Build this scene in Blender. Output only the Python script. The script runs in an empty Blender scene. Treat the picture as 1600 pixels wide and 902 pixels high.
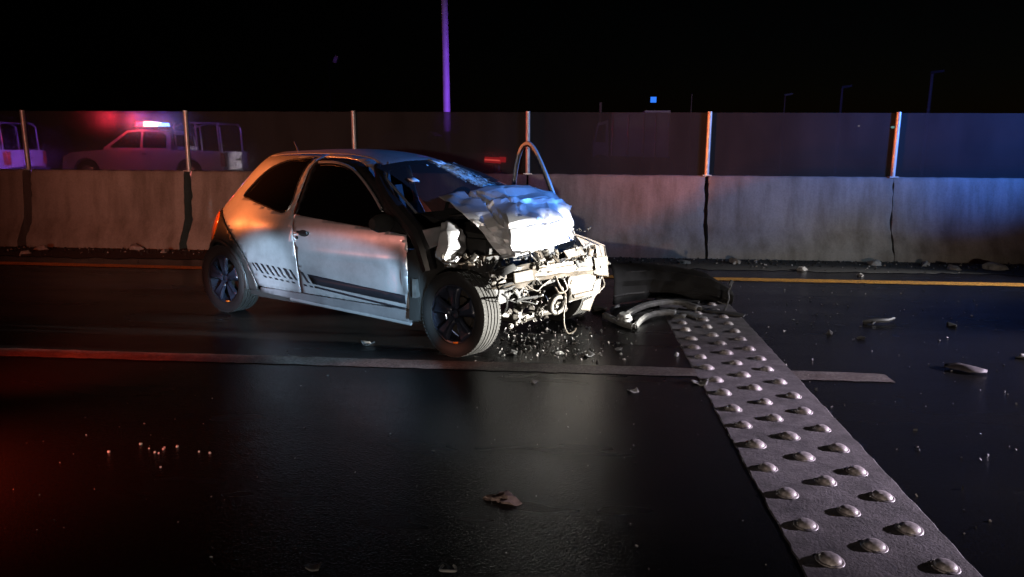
import bpy, bmesh, math, random
import numpy as np
from mathutils import Vector, Matrix, noise
from mathutils.geometry import delaunay_2d_cdt

SC = bpy.context.scene
COL = SC.collection
PI = math.pi
rad = math.radians

# ------------------------------------------------------------------ camera
F, CAM_H, PITCH, YAW, ROLL = 1164.0, 1.37, rad(10.6), rad(4.6), rad(0.36)


def ray(px, py):
    """direction through a point of the 1600x902 photograph (world axes: X along the road, Y across it, Z up)"""
    u0, v0 = (px - 800) / F, (py - 451) / F
    c, s = math.cos(ROLL), math.sin(ROLL)
    u, v = c * u0 + s * v0, -s * u0 + c * v0
    f = math.cos(PITCH) - math.sin(PITCH) * v
    z = -(math.sin(PITCH) + math.cos(PITCH) * v)
    c, s = math.cos(YAW), math.sin(YAW)
    return Vector((c * u - s * f, s * u + c * f, z))


def ground_at(px, py, z=0.0):
    r = ray(px, py)
    return Vector((0, 0, CAM_H)) + r * ((z - CAM_H) / r.z)


def plane_at(px, py, Y):
    r = ray(px, py)
    return Vector((0, 0, CAM_H)) + r * (Y / r.y)


cam_d = bpy.data.cameras.new('camera')
cam = bpy.data.objects.new('camera', cam_d)
COL.objects.link(cam)
fwd = ray(800, 451).normalized()
rgt = (ray(801, 451) - ray(799, 451)).normalized()
upv = rgt.cross(fwd).normalized()
cam.matrix_world = Matrix(((rgt.x, upv.x, -fwd.x, 0), (rgt.y, upv.y, -fwd.y, 0), (rgt.z, upv.z, -fwd.z, CAM_H), (0, 0, 0, 1)))
cam_d.sensor_width = 36.0
cam_d.lens = F / 1600 * 36.0
cam_d.clip_start = 0.05
cam_d.clip_end = 2000
SC.camera = cam

# ------------------------------------------------------------------ night sky
SUN_EL, SUN_ROT = rad(-6), rad(40)
W = bpy.data.worlds.new('World')
SC.world = W
W.use_nodes = True
nt = W.node_tree
bg = nt.nodes['Background']
sky = nt.nodes.new('ShaderNodeTexSky')
sky.sky_type = 'NISHITA'
sky.sun_disc = False
sky.sun_elevation = SUN_EL
sky.sun_rotation = SUN_ROT
nt.links.new(sky.outputs[0], bg.inputs[0])
bg.inputs[1].default_value = 0.025

SC.view_settings.view_transform = 'Standard'
SC.view_settings.look = 'None'
SC.view_settings.exposure = 0
SC.view_settings.gamma = 1
SC.render.engine = 'CYCLES'
SC.cycles.use_denoising = True
SC.cycles.sample_clamp_indirect = 4.0
SC.cycles.max_bounces = 6
SC.cycles.caustics_reflective = False
SC.cycles.caustics_refractive = False


# ------------------------------------------------------------------ lamps of the vehicles standing round the crash, with added fill spots
def aim(o, target):
    d = Vector(target) - o.location
    o.rotation_euler = d.to_track_quat('-Z', 'Y').to_euler()


def spot(name, loc, target, power, color, angle, blend, radius=0.06):
    d = bpy.data.lights.new(name, 'SPOT')
    d.energy = power
    d.color = color
    d.spot_size = rad(angle)
    d.spot_blend = blend
    d.shadow_soft_size = radius
    o = bpy.data.objects.new(name, d)
    o.location = loc
    COL.objects.link(o)
    aim(o, target)
    return o


def point(name, loc, power, color, radius=0.08):
    d = bpy.data.lights.new(name, 'POINT')
    d.energy = power
    d.color = color
    d.shadow_soft_size = radius
    o = bpy.data.objects.new(name, d)
    o.location = loc
    COL.objects.link(o)
    return o


# headlamps and work lamps of the vehicle standing to the right, plus fill
for k in (-.36, .06, .5):  # middle lamp added to close the gap between the two beams
    spot('headlamp', (8.6 + .2 * k, 4.7 + k, 0.55), (-0.12 + .5 * k, 5.28 + k, 0.445), 60000, (1.0, 0.97, 0.89), 6.1, 0.28, 0.07)
spot('work_and_fill_lamp', (8.6, 4.4, 1.75), (6.5, 4.2, 0.0), 9000, (0.92, 0.80, 1.0), 60, 0.22, 0.06)
spot('work_and_fill_lamp', (8.7, 5.9, 2.0), (1.0, 6.1, 0.0), 2600, (0.95, 0.93, 1.0), 13, 0.8, 0.06)  # fill added to brighten the far end of the strip
spot('yellow_line_fill', (9.0, 8.2, 2.6), (3.4, 8.0, 0.0), 2300, (1.0, 0.95, 0.90), 24, 0.9, 0.06)  # fill added to brighten the yellow line on the right
spot('barrier_fill', (9.0, 5.0, 2.2), (2.2, 9.7, 0.75), 700, (0.60, 0.80, 1.0), 30, 0.9, 0.08)  # fill turned onto the barrier to brighten its middle and right
# dipped headlamp behind the photographer, and weak fill added from behind the camera
spot('headlamp', (1.8, -0.5, 0.75), (-1.83, 5.36, 0.16), 6000, (0.45, 0.74, 1.0), 10.2, 0.18, 0.05)
spot('headlamp', (-2.9, -1.6, 0.75), (-2.44, 5.73, 0.40), 5600, (0.62, 0.80, 1.0), 5.8, 0.75, 0.05)  # narrow beam added for the rear quarter alone
spot('camera_fill', (0.8, -14.0, 1.38), (-0.9, 9.8, 0.85), 4100, (1.0, 0.82, 0.68), 36, 0.9, 0.15)
# amber beacons to the left, with added amber fill
for k, (dx, dz) in enumerate([(0, 0), (0.28, 0.02), (0.14, -0.16)]):
    spot('amber_beacon', (-5.9 + dx, 4.7, 1.45 + dz), (-2.85, 6.2, 1.52), 1150, (1.0, 0.21, 0.045), 34, 1.0, 0.05)
spot('amber_fill_low', (-5.4, 3.0, 1.5), (-1.75, 5.25, 0.92), 150, (1.0, 0.32, 0.24), 19, 1.0, 0.06)  # added to redden the upper door
spot('amber_fill_low', (-5.2, 3.0, 1.5), (-1.05, 4.56, 0.0), 900, (1.0, 0.33, 0.22), 6.5, 0.9, 0.05)  # added to tint the middle of the white line
spot('amber_beacon_spill', (-5.6, 3.5, 1.8), (-4.5, 9.3, 1.2), 420, (1.0, 0.16, 0.06), 80, 1.0, 0.06)
spot('red_beacon_near', (-9.5, 7.4, 2.3), (1.5, 9.83, 1.5), 900, (1.0, 0.08, 0.03), 14, 0.9, 0.06)
# red tail lamp low at the left, and a spot added for the white line
spot('red_ground_spot', (-3.2, 2.3, 0.62), (-2.98, 2.4, 0.0), 560, (1.0, 0.065, 0.02), 118, 1.0, 0.08)
spot('red_ground_spot', (-3.5, 3.2, 1.0), (-3.1, 4.55, 0.0), 200, (1.0, 0.05, 0.015), 60, 1.0, 0.08)
# blue beacons to the right
spot('blue_beacon', (8.6, 6.3, 2.9), (5.5, 9.9, 2.15), 4200, (0.05, 0.22, 1.0), 40, 1.0, 0.10)
spot('blue_beacon', (8.4, 6.3, 2.9), (2.4, 9.92, 1.55), 1500, (0.05, 0.20, 1.0), 26, 1.0, 0.10)
spot('blue_beacon_far', (7.5, 6.4, 3.0), (-1.1, 5.9, 1.22), 7000, (0.08, 0.30, 1.0), 17, 0.8, 0.10)
# red fill added to light the far pickup
spot('red_truck_fill', (-16.0, 12.5, 2.2), (-12.5, 22, 1.0), 620, (1.0, 0.22, 0.14), 60, 0.9, 0.1)


# ------------------------------------------------------------------ materials
def new_mat(name):
    m = bpy.data.materials.new(name)
    m.use_nodes = True
    return m, m.node_tree, m.node_tree.nodes['Principled BSDF']


def link_noise(t, scale, detail=4.0, rough=0.55, coord='Object', stretch=None):
    tc = t.nodes.new('ShaderNodeTexCoord')
    src = tc.outputs[coord]
    if stretch:
        mp = t.nodes.new('ShaderNodeMapping')
        mp.inputs['Scale'].default_value = stretch
        t.links.new(src, mp.inputs[0])
        src = mp.outputs[0]
    n = t.nodes.new('ShaderNodeTexNoise')
    n.inputs['Scale'].default_value = scale
    n.inputs['Detail'].default_value = detail
    n.inputs['Roughness'].default_value = rough
    t.links.new(src, n.inputs['Vector'])
    return n


def ramp(t, src, stops):
    r = t.nodes.new('ShaderNodeValToRGB')
    e = r.color_ramp.elements
    e[0].position, e[0].color = stops[0][0], (*stops[0][1], 1)
    e[1].position, e[1].color = stops[-1][0], (*stops[-1][1], 1)
    for p, c in stops[1:-1]:
        x = e.new(p)
        x.color = (*c, 1)
    t.links.new(src, r.inputs[0])
    return r


def mix_rgb(t, mode, fac, a, b):
    m = t.nodes.new('ShaderNodeMixRGB')
    m.blend_type = mode
    if isinstance(fac, float):
        m.inputs[0].default_value = fac
    else:
        t.links.new(fac, m.inputs[0])
    for i, v in ((1, a), (2, b)):
        if isinstance(v, tuple):
            m.inputs[i].default_value = (*v, 1)
        else:
            t.links.new(v, m.inputs[i])
    return m.outputs[0]


def bump(t, b, src, strength, dist=0.01, prev=None):
    n = t.nodes.new('ShaderNodeBump')
    n.inputs['Strength'].default_value = strength
    n.inputs['Distance'].default_value = dist
    t.links.new(src, n.inputs['Height'])
    if prev:
        t.links.new(prev, n.inputs['Normal'])
    t.links.new(n.outputs[0], b.inputs['Normal'])
    return n.outputs[0]


def simple(name, col, rough=0.5, metal=0.0, var=0.25, scale=8.0, coat=0.0, bmp=0.0, bscale=60.0, spec=0.5):
    m, t, b = new_mat(name)
    n = link_noise(t, scale)
    lo = tuple(max(0, c * (1 - var)) for c in col)
    hi = tuple(min(1, c * (1 + var)) for c in col)
    r = ramp(t, n.outputs['Fac'], [(0.3, lo), (0.7, hi)])
    t.links.new(r.outputs[0], b.inputs['Base Color'])
    b.inputs['Roughness'].default_value = rough
    b.inputs['Metallic'].default_value = metal
    b.inputs['Coat Weight'].default_value = coat
    b.inputs['Coat Roughness'].default_value = 0.06
    b.inputs['Specular IOR Level'].default_value = spec
    if bmp:
        n2 = link_noise(t, bscale, 3)
        bump(t, b, n2.outputs['Fac'], bmp, 0.004)
    return m


def emit(name, col, strength):
    m, t, b = new_mat(name)
    b.inputs['Base Color'].default_value = (*[c * 0.4 for c in col], 1)
    b.inputs['Emission Color'].default_value = (*col, 1)
    b.inputs['Emission Strength'].default_value = strength
    return m


def asphalt_mat():
    m, t, b = new_mat('wet_asphalt')
    fine = link_noise(t, 150, 3, 0.6)
    big = link_noise(t, 0.9, 4, 0.6, stretch=(0.5, 1.6, 1))
    c = ramp(t, fine.outputs['Fac'], [(0.35, (0.003, 0.003, 0.0032)), (0.62, (0.008, 0.008, 0.0085)), (0.75, (0.03, 0.03, 0.03))])
    t.links.new(c.outputs[0], b.inputs['Base Color'])
    r = ramp(t, big.outputs['Fac'], [(0.35, (0.17, 0.17, 0.17)), (0.65, (0.30, 0.30, 0.30))])
    t.links.new(r.outputs[0], b.inputs['Roughness'])
    tc = t.nodes.new('ShaderNodeTexCoord')
    v = t.nodes.new('ShaderNodeTexVoronoi')
    v.inputs['Scale'].default_value = 120
    t.links.new(tc.outputs['Object'], v.inputs['Vector'])
    p = bump(t, b, v.outputs['Distance'], 0.20, 0.006)
    bump(t, b, fine.outputs['Fac'], 0.22, 0.006, p)
    b.inputs['Specular IOR Level'].default_value = 0.14
    return m


def concrete_mat():
    m, t, b = new_mat('barrier_concrete')
    big = link_noise(t, 1.6, 6, 0.65)
    st = link_noise(t, 2.2, 5, 0.6, stretch=(2.2, 2.2, 0.35))
    fine = link_noise(t, 45, 4, 0.7)
    c1 = ramp(t, big.outputs['Fac'], [(0.25, (0.23, 0.21, 0.19)), (0.75, (0.33, 0.305, 0.28))])
    c2 = ramp(t, st.outputs['Fac'], [(0.34, (0.50, 0.46, 0.42)), (0.60, (1, 1, 1))])
    c3 = ramp(t, fine.outputs['Fac'], [(0.3, (0.72, 0.72, 0.72)), (0.6, (1, 1, 1))])
    col = mix_rgb(t, 'MULTIPLY', 0.8, c1.outputs[0], c2.outputs[0])
    col = mix_rgb(t, 'MULTIPLY', 0.7, col, c3.outputs[0])
    t.links.new(col, b.inputs['Base Color'])
    b.inputs['Roughness'].default_value = 0.85
    bump(t, b, fine.outputs['Fac'], 0.35, 0.008)
    return m


def strip_mat():
    m, t, b = new_mat('strip_concrete')
    n = link_noise(t, 7, 6, 0.7)
    f = link_noise(t, 80, 3, 0.7)
    c = ramp(t, n.outputs['Fac'], [(0.3, (0.035, 0.030, 0.033)), (0.7, (0.16, 0.142, 0.152))])
    c2 = ramp(t, f.outputs['Fac'], [(0.3, (0.5, 0.5, 0.5)), (0.65, (1, 1, 1))])
    t.links.new(mix_rgb(t, 'MULTIPLY', 0.8, c.outputs[0], c2.outputs[0]), b.inputs['Base Color'])
    b.inputs['Roughness'].default_value = 0.8
    bump(t, b, f.outputs['Fac'], 0.6, 0.006)
    return m


def line_mat(name, col, dirt):
    m, t, b = new_mat(name)
    n = link_noise(t, 5, 6, 0.7)
    f = link_noise(t, 60, 4, 0.75)
    c = ramp(t, n.outputs['Fac'], [(0.32, dirt), (0.68, col)])
    c2 = ramp(t, f.outputs['Fac'], [(0.40, (0.10, 0.095, 0.09)), (0.60, (1, 1, 1))])
    t.links.new(mix_rgb(t, 'MULTIPLY', 0.85, c.outputs[0], c2.outputs[0]), b.inputs['Base Color'])
    b.inputs['Roughness'].default_value = 0.55
    bump(t, b, f.outputs['Fac'], 0.4, 0.005)
    return m


def screen_mat():
    """dusty smoked sheet: part of the light passes straight through, the rest is scattered by the dust and an added haze"""
    m, t, b = new_mat('smoked_screen')
    out = t.nodes['Material Output']
    n = link_noise(t, 2.0, 5, 0.55, stretch=(1.4, 1, 0.5))
    c = ramp(t, n.outputs['Fac'], [(0.25, (0.048, 0.048, 0.05)), (0.75, (0.075, 0.075, 0.078))])
    d = t.nodes.new('ShaderNodeBsdfDiffuse')
    t.links.new(c.outputs[0], d.inputs[0])
    tr = t.nodes.new('ShaderNodeBsdfTransparent')
    tr.inputs[0].default_value = (0.62, 0.60, 0.62, 1)
    hzs = []
    for ior in (1.05, 0.952):   # haze added to spread a glare halo round the light bar
        h = t.nodes.new('ShaderNodeBsdfRefraction')
        h.inputs['Color'].default_value = (0.62, 0.60, 0.62, 1)
        h.inputs['Roughness'].default_value = 0.6
        h.inputs['IOR'].default_value = ior
        hzs.append(h)
    hz = t.nodes.new('ShaderNodeMixShader')
    hz.inputs[0].default_value = 0.5
    t.links.new(hzs[0].outputs[0], hz.inputs[1])
    t.links.new(hzs[1].outputs[0], hz.inputs[2])
    m0 = t.nodes.new('ShaderNodeMixShader')
    m0.inputs[0].default_value = 0.11
    t.links.new(tr.outputs[0], m0.inputs[1])
    t.links.new(hz.outputs[0], m0.inputs[2])
    mx = t.nodes.new('ShaderNodeMixShader')
    mx.inputs[0].default_value = 0.36
    t.links.new(m0.outputs[0], mx.inputs[1])
    t.links.new(d.outputs[0], mx.inputs[2])
    t.links.new(mx.outputs[0], out.inputs[0])
    return m


def glass_mat(name, tint, dust):
    m, t, b = new_mat(name)
    out = t.nodes['Material Output']
    tr = t.nodes.new('ShaderNodeBsdfTransparent')
    tr.inputs[0].default_value = (*tint, 1)
    gl = t.nodes.new('ShaderNodeBsdfGlossy')
    gl.inputs[0].default_value = (1, 1, 1, 1)
    gl.inputs[1].default_value = 0.03
    fr = t.nodes.new('ShaderNodeFresnel')
    fr.inputs[0].default_value = 1.4
    mx = t.nodes.new('ShaderNodeMixShader')
    t.links.new(fr.outputs[0], mx.inputs[0])
    t.links.new(tr.outputs[0], mx.inputs[1])
    t.links.new(gl.outputs[0], mx.inputs[2])
    d = t.nodes.new('ShaderNodeBsdfDiffuse')
    d.inputs[0].default_value = (0.3, 0.3, 0.32, 1)
    m2 = t.nodes.new('ShaderNodeMixShader')
    m2.inputs[0].default_value = dust
    t.links.new(mx.outputs[0], m2.inputs[1])
    t.links.new(d.outputs[0], m2.inputs[2])
    t.links.new(m2.outputs[0], out.inputs[0])
    return m


def paint_mat(name, col, metal=0.55, rough=0.33, dirt=0.35):
    m, t, b = new_mat(name)
    n = link_noise(t, 3.5, 6, 0.65)
    f = link_noise(t, 300, 2, 0.5)
    lo = tuple(c * (1 - dirt) for c in col)
    c = ramp(t, n.outputs['Fac'], [(0.3, lo), (0.62, col)])
    fl = ramp(t, f.outputs['Fac'], [(0.3, (0.86, 0.86, 0.86)), (0.7, (1, 1, 1))])
    t.links.new(mix_rgb(t, 'MULTIPLY', 0.8, c.outputs[0], fl.outputs[0]), b.inputs['Base Color'])
    rr = ramp(t, n.outputs['Fac'], [(0.3, (rough + .14,) * 3), (0.7, (rough,) * 3)])
    t.links.new(rr.outputs[0], b.inputs['Roughness'])
    b.inputs['Metallic'].default_value = metal
    b.inputs['Coat Weight'].default_value = 0.7
    b.inputs['Coat Roughness'].default_value = 0.05
    return m


def stained_metal(name, col, rough=0.55, metal=0.3):
    m, t, b = new_mat(name)
    n = link_noise(t, 9, 6, 0.7)
    f = link_noise(t, 60, 4, 0.7)
    c = ramp(t, n.outputs['Fac'], [(0.3, tuple(x * 0.35 for x in col)), (0.52, col), (0.75, tuple(min(1, x * 1.15) for x in col))])
    g = ramp(t, f.outputs['Fac'], [(0.36, (0.35, 0.30, 0.26)), (0.56, (1, 1, 1))])
    t.links.new(mix_rgb(t, 'MULTIPLY', 0.75, c.outputs[0], g.outputs[0]), b.inputs['Base Color'])
    b.inputs['Roughness'].default_value = rough
    b.inputs['Metallic'].default_value = metal
    bump(t, b, f.outputs['Fac'], 0.3, 0.004)
    return m


M = dict(
    asphalt=asphalt_mat(), concrete=concrete_mat(), strip=strip_mat(), screen=screen_mat(),
    white_line=line_mat('worn_white_paint', (0.20, 0.18, 0.17), (0.05, 0.03, 0.022)),
    yellow_line=line_mat('worn_yellow_paint', (0.80, 0.38, 0.04), (0.55, 0.26, 0.04)),
    soil=simple('dark_grit', (0.03, 0.028, 0.027), 0.9, var=0.5, scale=25, bmp=0.6),
    stone=simple('pale_stone', (0.28, 0.26, 0.25), 0.8, var=0.35, scale=18, bmp=0.4),
    pole_paint=simple('dull_pole_paint', (0.22, 0.22, 0.23), 0.6, 0.0, 0.15, 3),
    trim_plastic=simple('scuffed_trim_plastic', (0.13, 0.13, 0.128), 0.5, 0.0, 0.45, 22, bmp=0.2),
    post_steel=simple('galvanised_post', (0.50, 0.51, 0.53), 0.36, 0.35, 0.2, 14),
    steel=simple('galvanised_steel', (0.62, 0.63, 0.65), 0.30, 0.85, 0.15, 14),
    stud=simple('worn_road_stud', (0.30, 0.27, 0.27), 0.42, 0.0, 0.6, 30, bmp=0.3, spec=0.6),
    silver=paint_mat('silver_paint', (0.54, 0.56, 0.60), 0.65, 0.28, 0.4),
    sill_paint=paint_mat('shaded_silver_paint', (0.17, 0.17, 0.185), 0.3, 0.42, 0.5),  # silver paint darkened for the shade of a sill that angles under
    hoodp=paint_mat('brightened_silver_paint', (0.78, 0.79, 0.82), 0.5, 0.30, 0.25),  # silver paint lightened so the lamplit hood blows out
    black_paint=simple('black_trim', (0.012, 0.012, 0.013), 0.30, 0.0, 0.2, 10),
    plastic=simple('grey_bumper_plastic', (0.020, 0.019, 0.019), 0.36, 0.0, 0.3, 12, bmp=0.08, bscale=250),
    matte=simple('matte_black', (0.006, 0.006, 0.006), 0.85, 0, 0.3, 8),
    decal=simple('black_decal', (0.012, 0.012, 0.016), 0.35, 0, 0.2, 12),
    side_glass=glass_mat('tinted_side_glass', (0.03, 0.03, 0.03), 0.006),
    windscreen=glass_mat('windscreen_glass', (0.20, 0.23, 0.24), 0.05),
    crack=simple('shattered_glass', (0.55, 0.70, 0.70), 0.35, 0, 0.4, 30),
    paper=simple('white_paper', (0.75, 0.75, 0.74), 0.7, 0, 0.1, 9),
    tail=simple('red_tail_lens', (0.62, 0.13, 0.02), 0.16, 0, 0.2, 20, coat=0.6),
    amber=simple('amber_lens', (0.75, 0.18, 0.02), 0.2, 0, 0.2, 20, coat=0.5),
    rubber=simple('tyre_rubber', (0.0045, 0.0045, 0.005), 0.75, 0, 0.3, 30),
    tread=simple('dusty_tread', (0.009, 0.0085, 0.0072), 0.85, 0, 0.35, 30, bmp=0.2),
    rim=simple('black_rim', (0.018, 0.022, 0.036), 0.3, 0.1, 0.25, 14, spec=0.4),
    bare=stained_metal('bare_cream_metal', (0.038, 0.030, 0.021)),
    alu=stained_metal('dirty_aluminium', (0.05, 0.046, 0.04), 0.42, 0.4),
    rust=stained_metal('rusty_bracket', (0.06, 0.044, 0.03), 0.7, 0.2),
    oily=stained_metal('oily_iron', (0.05, 0.045, 0.04), 0.5, 0.4),
    radiator=stained_metal('radiator_fins', (0.024, 0.018, 0.011), 0.6, 0.3),
    cloth=simple('seat_cloth', (0.03, 0.03, 0.035), 0.9, 0, 0.3, 20),
    shard=simple('pale_plastic_shard', (0.20, 0.20, 0.195), 0.5, 0, 0.25, 30),
    grey_shard=simple('grey_plastic_shard', (0.055, 0.055, 0.055), 0.5, 0, 0.35, 25),
    pink_shard=simple('pinkish_shard', (0.05, 0.042, 0.047), 0.7, 0, 0.3, 18),
    rag=simple('brown_clod', (0.20, 0.145, 0.13), 0.9, 0, 0.45, 40, bmp=0.8, bscale=90),
    white_truck=simple('white_truck_paint', (0.60, 0.58, 0.56), 0.35, 0.0, 0.12, 3, coat=0.4),
    dark_truck=simple('dark_car_paint', (0.02, 0.02, 0.022), 0.3, 0.2, 0.2, 3, coat=0.4),
    purple_box=simple('pale_cargo_box', (0.50, 0.50, 0.52), 0.5, 0.0, 0.2, 2),
    truck_glass=simple('dark_truck_glass', (0.012, 0.012, 0.014), 0.08, 0, 0.1, 4),
    lit_red=emit('lit_red_lamp', (1.0, 0.02, 0.04), 40),
    lit_redhot=emit('lit_red_core', (1.0, 0.22, 0.16), 70),
    lit_white=emit('lit_lamp_core', (1.0, 0.75, 0.85), 50),
    lit_blue=emit('lit_blue_lamp', (0.08, 0.22, 1.0), 50),
    lit_sign=emit('lit_blue_sign', (0.03, 0.20, 0.95), 1.1),
    lit_green=emit('lit_green_lamp', (0.35, 1.0, 0.9), 2.0),
    lit_warm=emit('lit_pale_lamp', (0.9, 0.85, 0.8), 0.8),
    lit_tail=emit('lit_tail_streak', (1.0, 0.015, 0.02), 1.3),
    lit_tailhot=emit('lit_tail_core', (1.0, 0.12, 0.08), 4.0),
)


# ------------------------------------------------------------------ mesh helpers
def tag(o, label=None, cat=None, group=None, kind=None):
    if label: o['label'] = label
    if cat: o['category'] = cat
    if group: o['group'] = group
    if kind: o['kind'] = kind
    return o


def empty(name, loc, rz, label, cat, group=None):
    o = bpy.data.objects.new(name, None)
    o.empty_display_size = 0.2
    o.location = loc
    o.rotation_euler = (0, 0, rz)
    COL.objects.link(o)
    return tag(o, label, cat, group)


def link_mesh(name, verts, faces, mat, parent=None, smooth=True, sharp=35, solid=0.0, mats=None, midx=None):
    me = bpy.data.meshes.new(name)
    me.from_pydata([tuple(v) for v in verts], [], [tuple(f) for f in faces])
    me.update()
    bm = bmesh.new()
    bm.from_mesh(me)
    bmesh.ops.recalc_face_normals(bm, faces=bm.faces) if solid == 0 else None
    bm.to_mesh(me)
    bm.free()
    for mm in (mats or [mat]):
        me.materials.append(mm)
    if midx is not None:
        me.polygons.foreach_set('material_index', midx)
    if smooth:
        me.shade_smooth()
        if sharp and sharp < 180:
            me.set_sharp_from_angle(angle=rad(sharp))
    o = bpy.data.objects.new(name, me)
    COL.objects.link(o)
    if parent is not None:
        o.parent = parent
    if solid:
        md = o.modifiers.new('thickness', 'SOLIDIFY')
        md.thickness = abs(solid)
        md.offset = -1 if solid > 0 else 1
    return o


class MB:
    def __init__(self):
        self.v, self.f, self.m = [], [], []
        self.cur = 0

    def add(self, vs, fs):
        n = len(self.v)
        self.v += [Vector(x) for x in vs]
        for f in fs:
            self.f.append([i + n for i in f])
            self.m.append(self.cur)
        return self

    def box(self, c, s, R=None, taper=None):
        c = Vector(c)
        vs = []
        for z in (-.5, .5):
            for x, y in ((-.5, -.5), (.5, -.5), (.5, .5), (-.5, .5)):
                k = 1.0 if (taper is None or z < 0) else taper
                p = Vector((x * s[0] * k, y * s[1] * k, z * s[2]))
                vs.append(c + (R @ p if R else p))
        return self.add(vs, [(3, 2, 1, 0), (4, 5, 6, 7), (0, 1, 5, 4), (1, 2, 6, 5), (2, 3, 7, 6), (3, 0, 4, 7)])

    def tube(self, pts, r, n=8, caps=True):
        pts = [Vector(p) for p in pts]
        rs = r if isinstance(r, (list, tuple)) else [r] * len(pts)
        vs, fs = [], []
        prev = None
        for i, p in enumerate(pts):
            a = pts[max(0, i - 1)]
            b = pts[min(len(pts) - 1, i + 1)]
            d = (b - a).normalized()
            u = prev if prev is not None else (Vector((0, 0, 1)) if abs(d.z) < .9 else Vector((1, 0, 0)))
            s = d.cross(u).normalized()
            u2 = s.cross(d).normalized()
            prev = u2
            for k in range(n):
                t = 2 * PI * k / n
                vs.append(p + (s * math.cos(t) + u2 * math.sin(t)) * rs[i])
        for i in range(len(pts) - 1):
            for k in range(n):
                a, b = i * n + k, i * n + (k + 1) % n
                fs.append((a, b, b + n, a + n))
        if caps:
            fs.append(tuple(range(n))[::-1])
            fs.append(tuple(range((len(pts) - 1) * n, len(pts) * n)))
        return self.add(vs, fs)

    def lathe(self, prof, n=40, axis='y', close=False):
        """prof: list of (axial, radius)"""
        vs, fs = [], []
        for a, r in prof:
            for k in range(n):
                t = 2 * PI * k / n
                c, s = r * math.cos(t), r * math.sin(t)
                vs.append((c, a, s) if axis == 'y' else ((c, s, a) if axis == 'z' else (a, c, s)))
        L = len(prof)
        for i in range(L - 1 + (1 if close else 0)):
            j = (i + 1) % L
            for k in range(n):
                fs.append((i * n + k, i * n + (k + 1) % n, j * n + (k + 1) % n, j * n + k))
        return self.add(vs, fs)

    def prism(self, poly, axis, a, b):
        """poly in the plane across axis, extruded a..b"""
        def P(u, w, t):
            return (u, t, w) if axis == 'y' else ((t, u, w) if axis == 'x' else (u, w, t))
        n = len(poly)
        vs = [P(u, w, a) for u, w in poly] + [P(u, w, b) for u, w in poly]
        fs = [tuple(range(n)), tuple(range(2 * n - 1, n - 1, -1))]
        fs += [(i, i + n, (i + 1) % n + n, (i + 1) % n) for i in range(n)]
        return self.add(vs, fs)

    def grid(self, rows):
        n = len(rows[0])
        vs = [p for r in rows for p in r]
        fs = []
        for i in range(len(rows) - 1):
            for j in range(n - 1):
                a = i * n + j
                fs.append((a, a + 1, a + n + 1, a + n))
        return self.add(vs, fs)

    def build(self, name, mat, parent=None, smooth=True, sharp=35, solid=0.0, loc=None, rot=None):
        mats = mat if isinstance(mat, list) else None
        o = link_mesh(name, self.v, self.f, None if mats else mat, parent, smooth, sharp, solid, mats, self.m if mats else None)
        if loc is not None: o.location = loc
        if rot is not None: o.rotation_euler = rot
        return o


def rot(rx, ry, rz):
    return Matrix.Rotation(rz, 3, 'Z') @ Matrix.Rotation(ry, 3, 'Y') @ Matrix.Rotation(rx, 3, 'X')


def rrot(R, amp=PI):
    return rot(R.uniform(-amp, amp), R.uniform(-amp, amp), R.uniform(-amp, amp))


def copy_tree(o, parent=None):
    c = o.copy()
    COL.objects.link(c)
    if parent is not None:
        c.parent = parent
    for ch in [x for x in bpy.data.objects if x.parent == o]:
        copy_tree(ch, c)
    return c


# ------------------------------------------------------------------ ground, road, markings
g = MB()
g.add([(-120, -60, 0), (140, -60, 0), (140, 300, 0), (-120, 300, 0)], [(0, 1, 2, 3)])
tag(g.build('road', M['asphalt'], smooth=False), 'black wet asphalt road surface', kind='structure')
# the far carriageway lies higher
fr = MB()
fr.box((0, 75, 0.13), (240, 128, 0.26))
tag(fr.build('far_road', M['asphalt'], smooth=False), 'raised far carriageway behind the barrier', kind='structure')


def ribbon(name, pts, w0, mat, z, label, ragged=0.012, seed=1, step=0.06):
    R = random.Random(seed)
    vs, fs = [], []
    xs = np.arange(pts[0][0], pts[-1][0] + 1e-6, step)
    for i, x in enumerate(xs):
        yb = np.interp(x, [p[0] for p in pts], [p[1] for p in pts])
        yt = np.interp(x, [p[0] for p in pts], [p[2] for p in pts])
        e = 0 if 0 < i < len(xs) - 1 else R.uniform(-.02, .02)
        vs.append((x + e, yb + R.uniform(-ragged, ragged), z))
        vs.append((x - e * 2, yt + R.uniform(-ragged, ragged), z))
    for i in range(len(xs) - 1):
        fs.append((2 * i, 2 * i + 2, 2 * i + 3, 2 * i + 1))
    return tag(link_mesh(name, vs, fs, mat, smooth=False), label, kind='structure')


ribbon('white_lane_line', [(-14, 4.47, 4.66), (1.86, 4.48, 4.66), (1.94, 4.475, 4.65), (2.0, 4.475, 4.61)], 0, M['white_line'], 0.004, 'worn white lane line across the road', 0.008, 3)
ribbon('yellow_edge_line', [(-14, 8.20, 8.40), (-7, 8.14, 8.34), (-4.4, 8.06, 8.26), (1.5, 8.0, 8.2), (9, 8.0, 8.2), (16, 8.0, 8.2)], 0, M['yellow_line'], 0.004, 'yellow edge line in front of the barrier', 0.008, 4)
ribbon('verge', [(-14, 8.75, 9.72), (16, 8.75, 9.72)], 0, M['soil'], 0.004, 'dark gritty verge under the barrier', 0.09, 5, 0.12)

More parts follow.
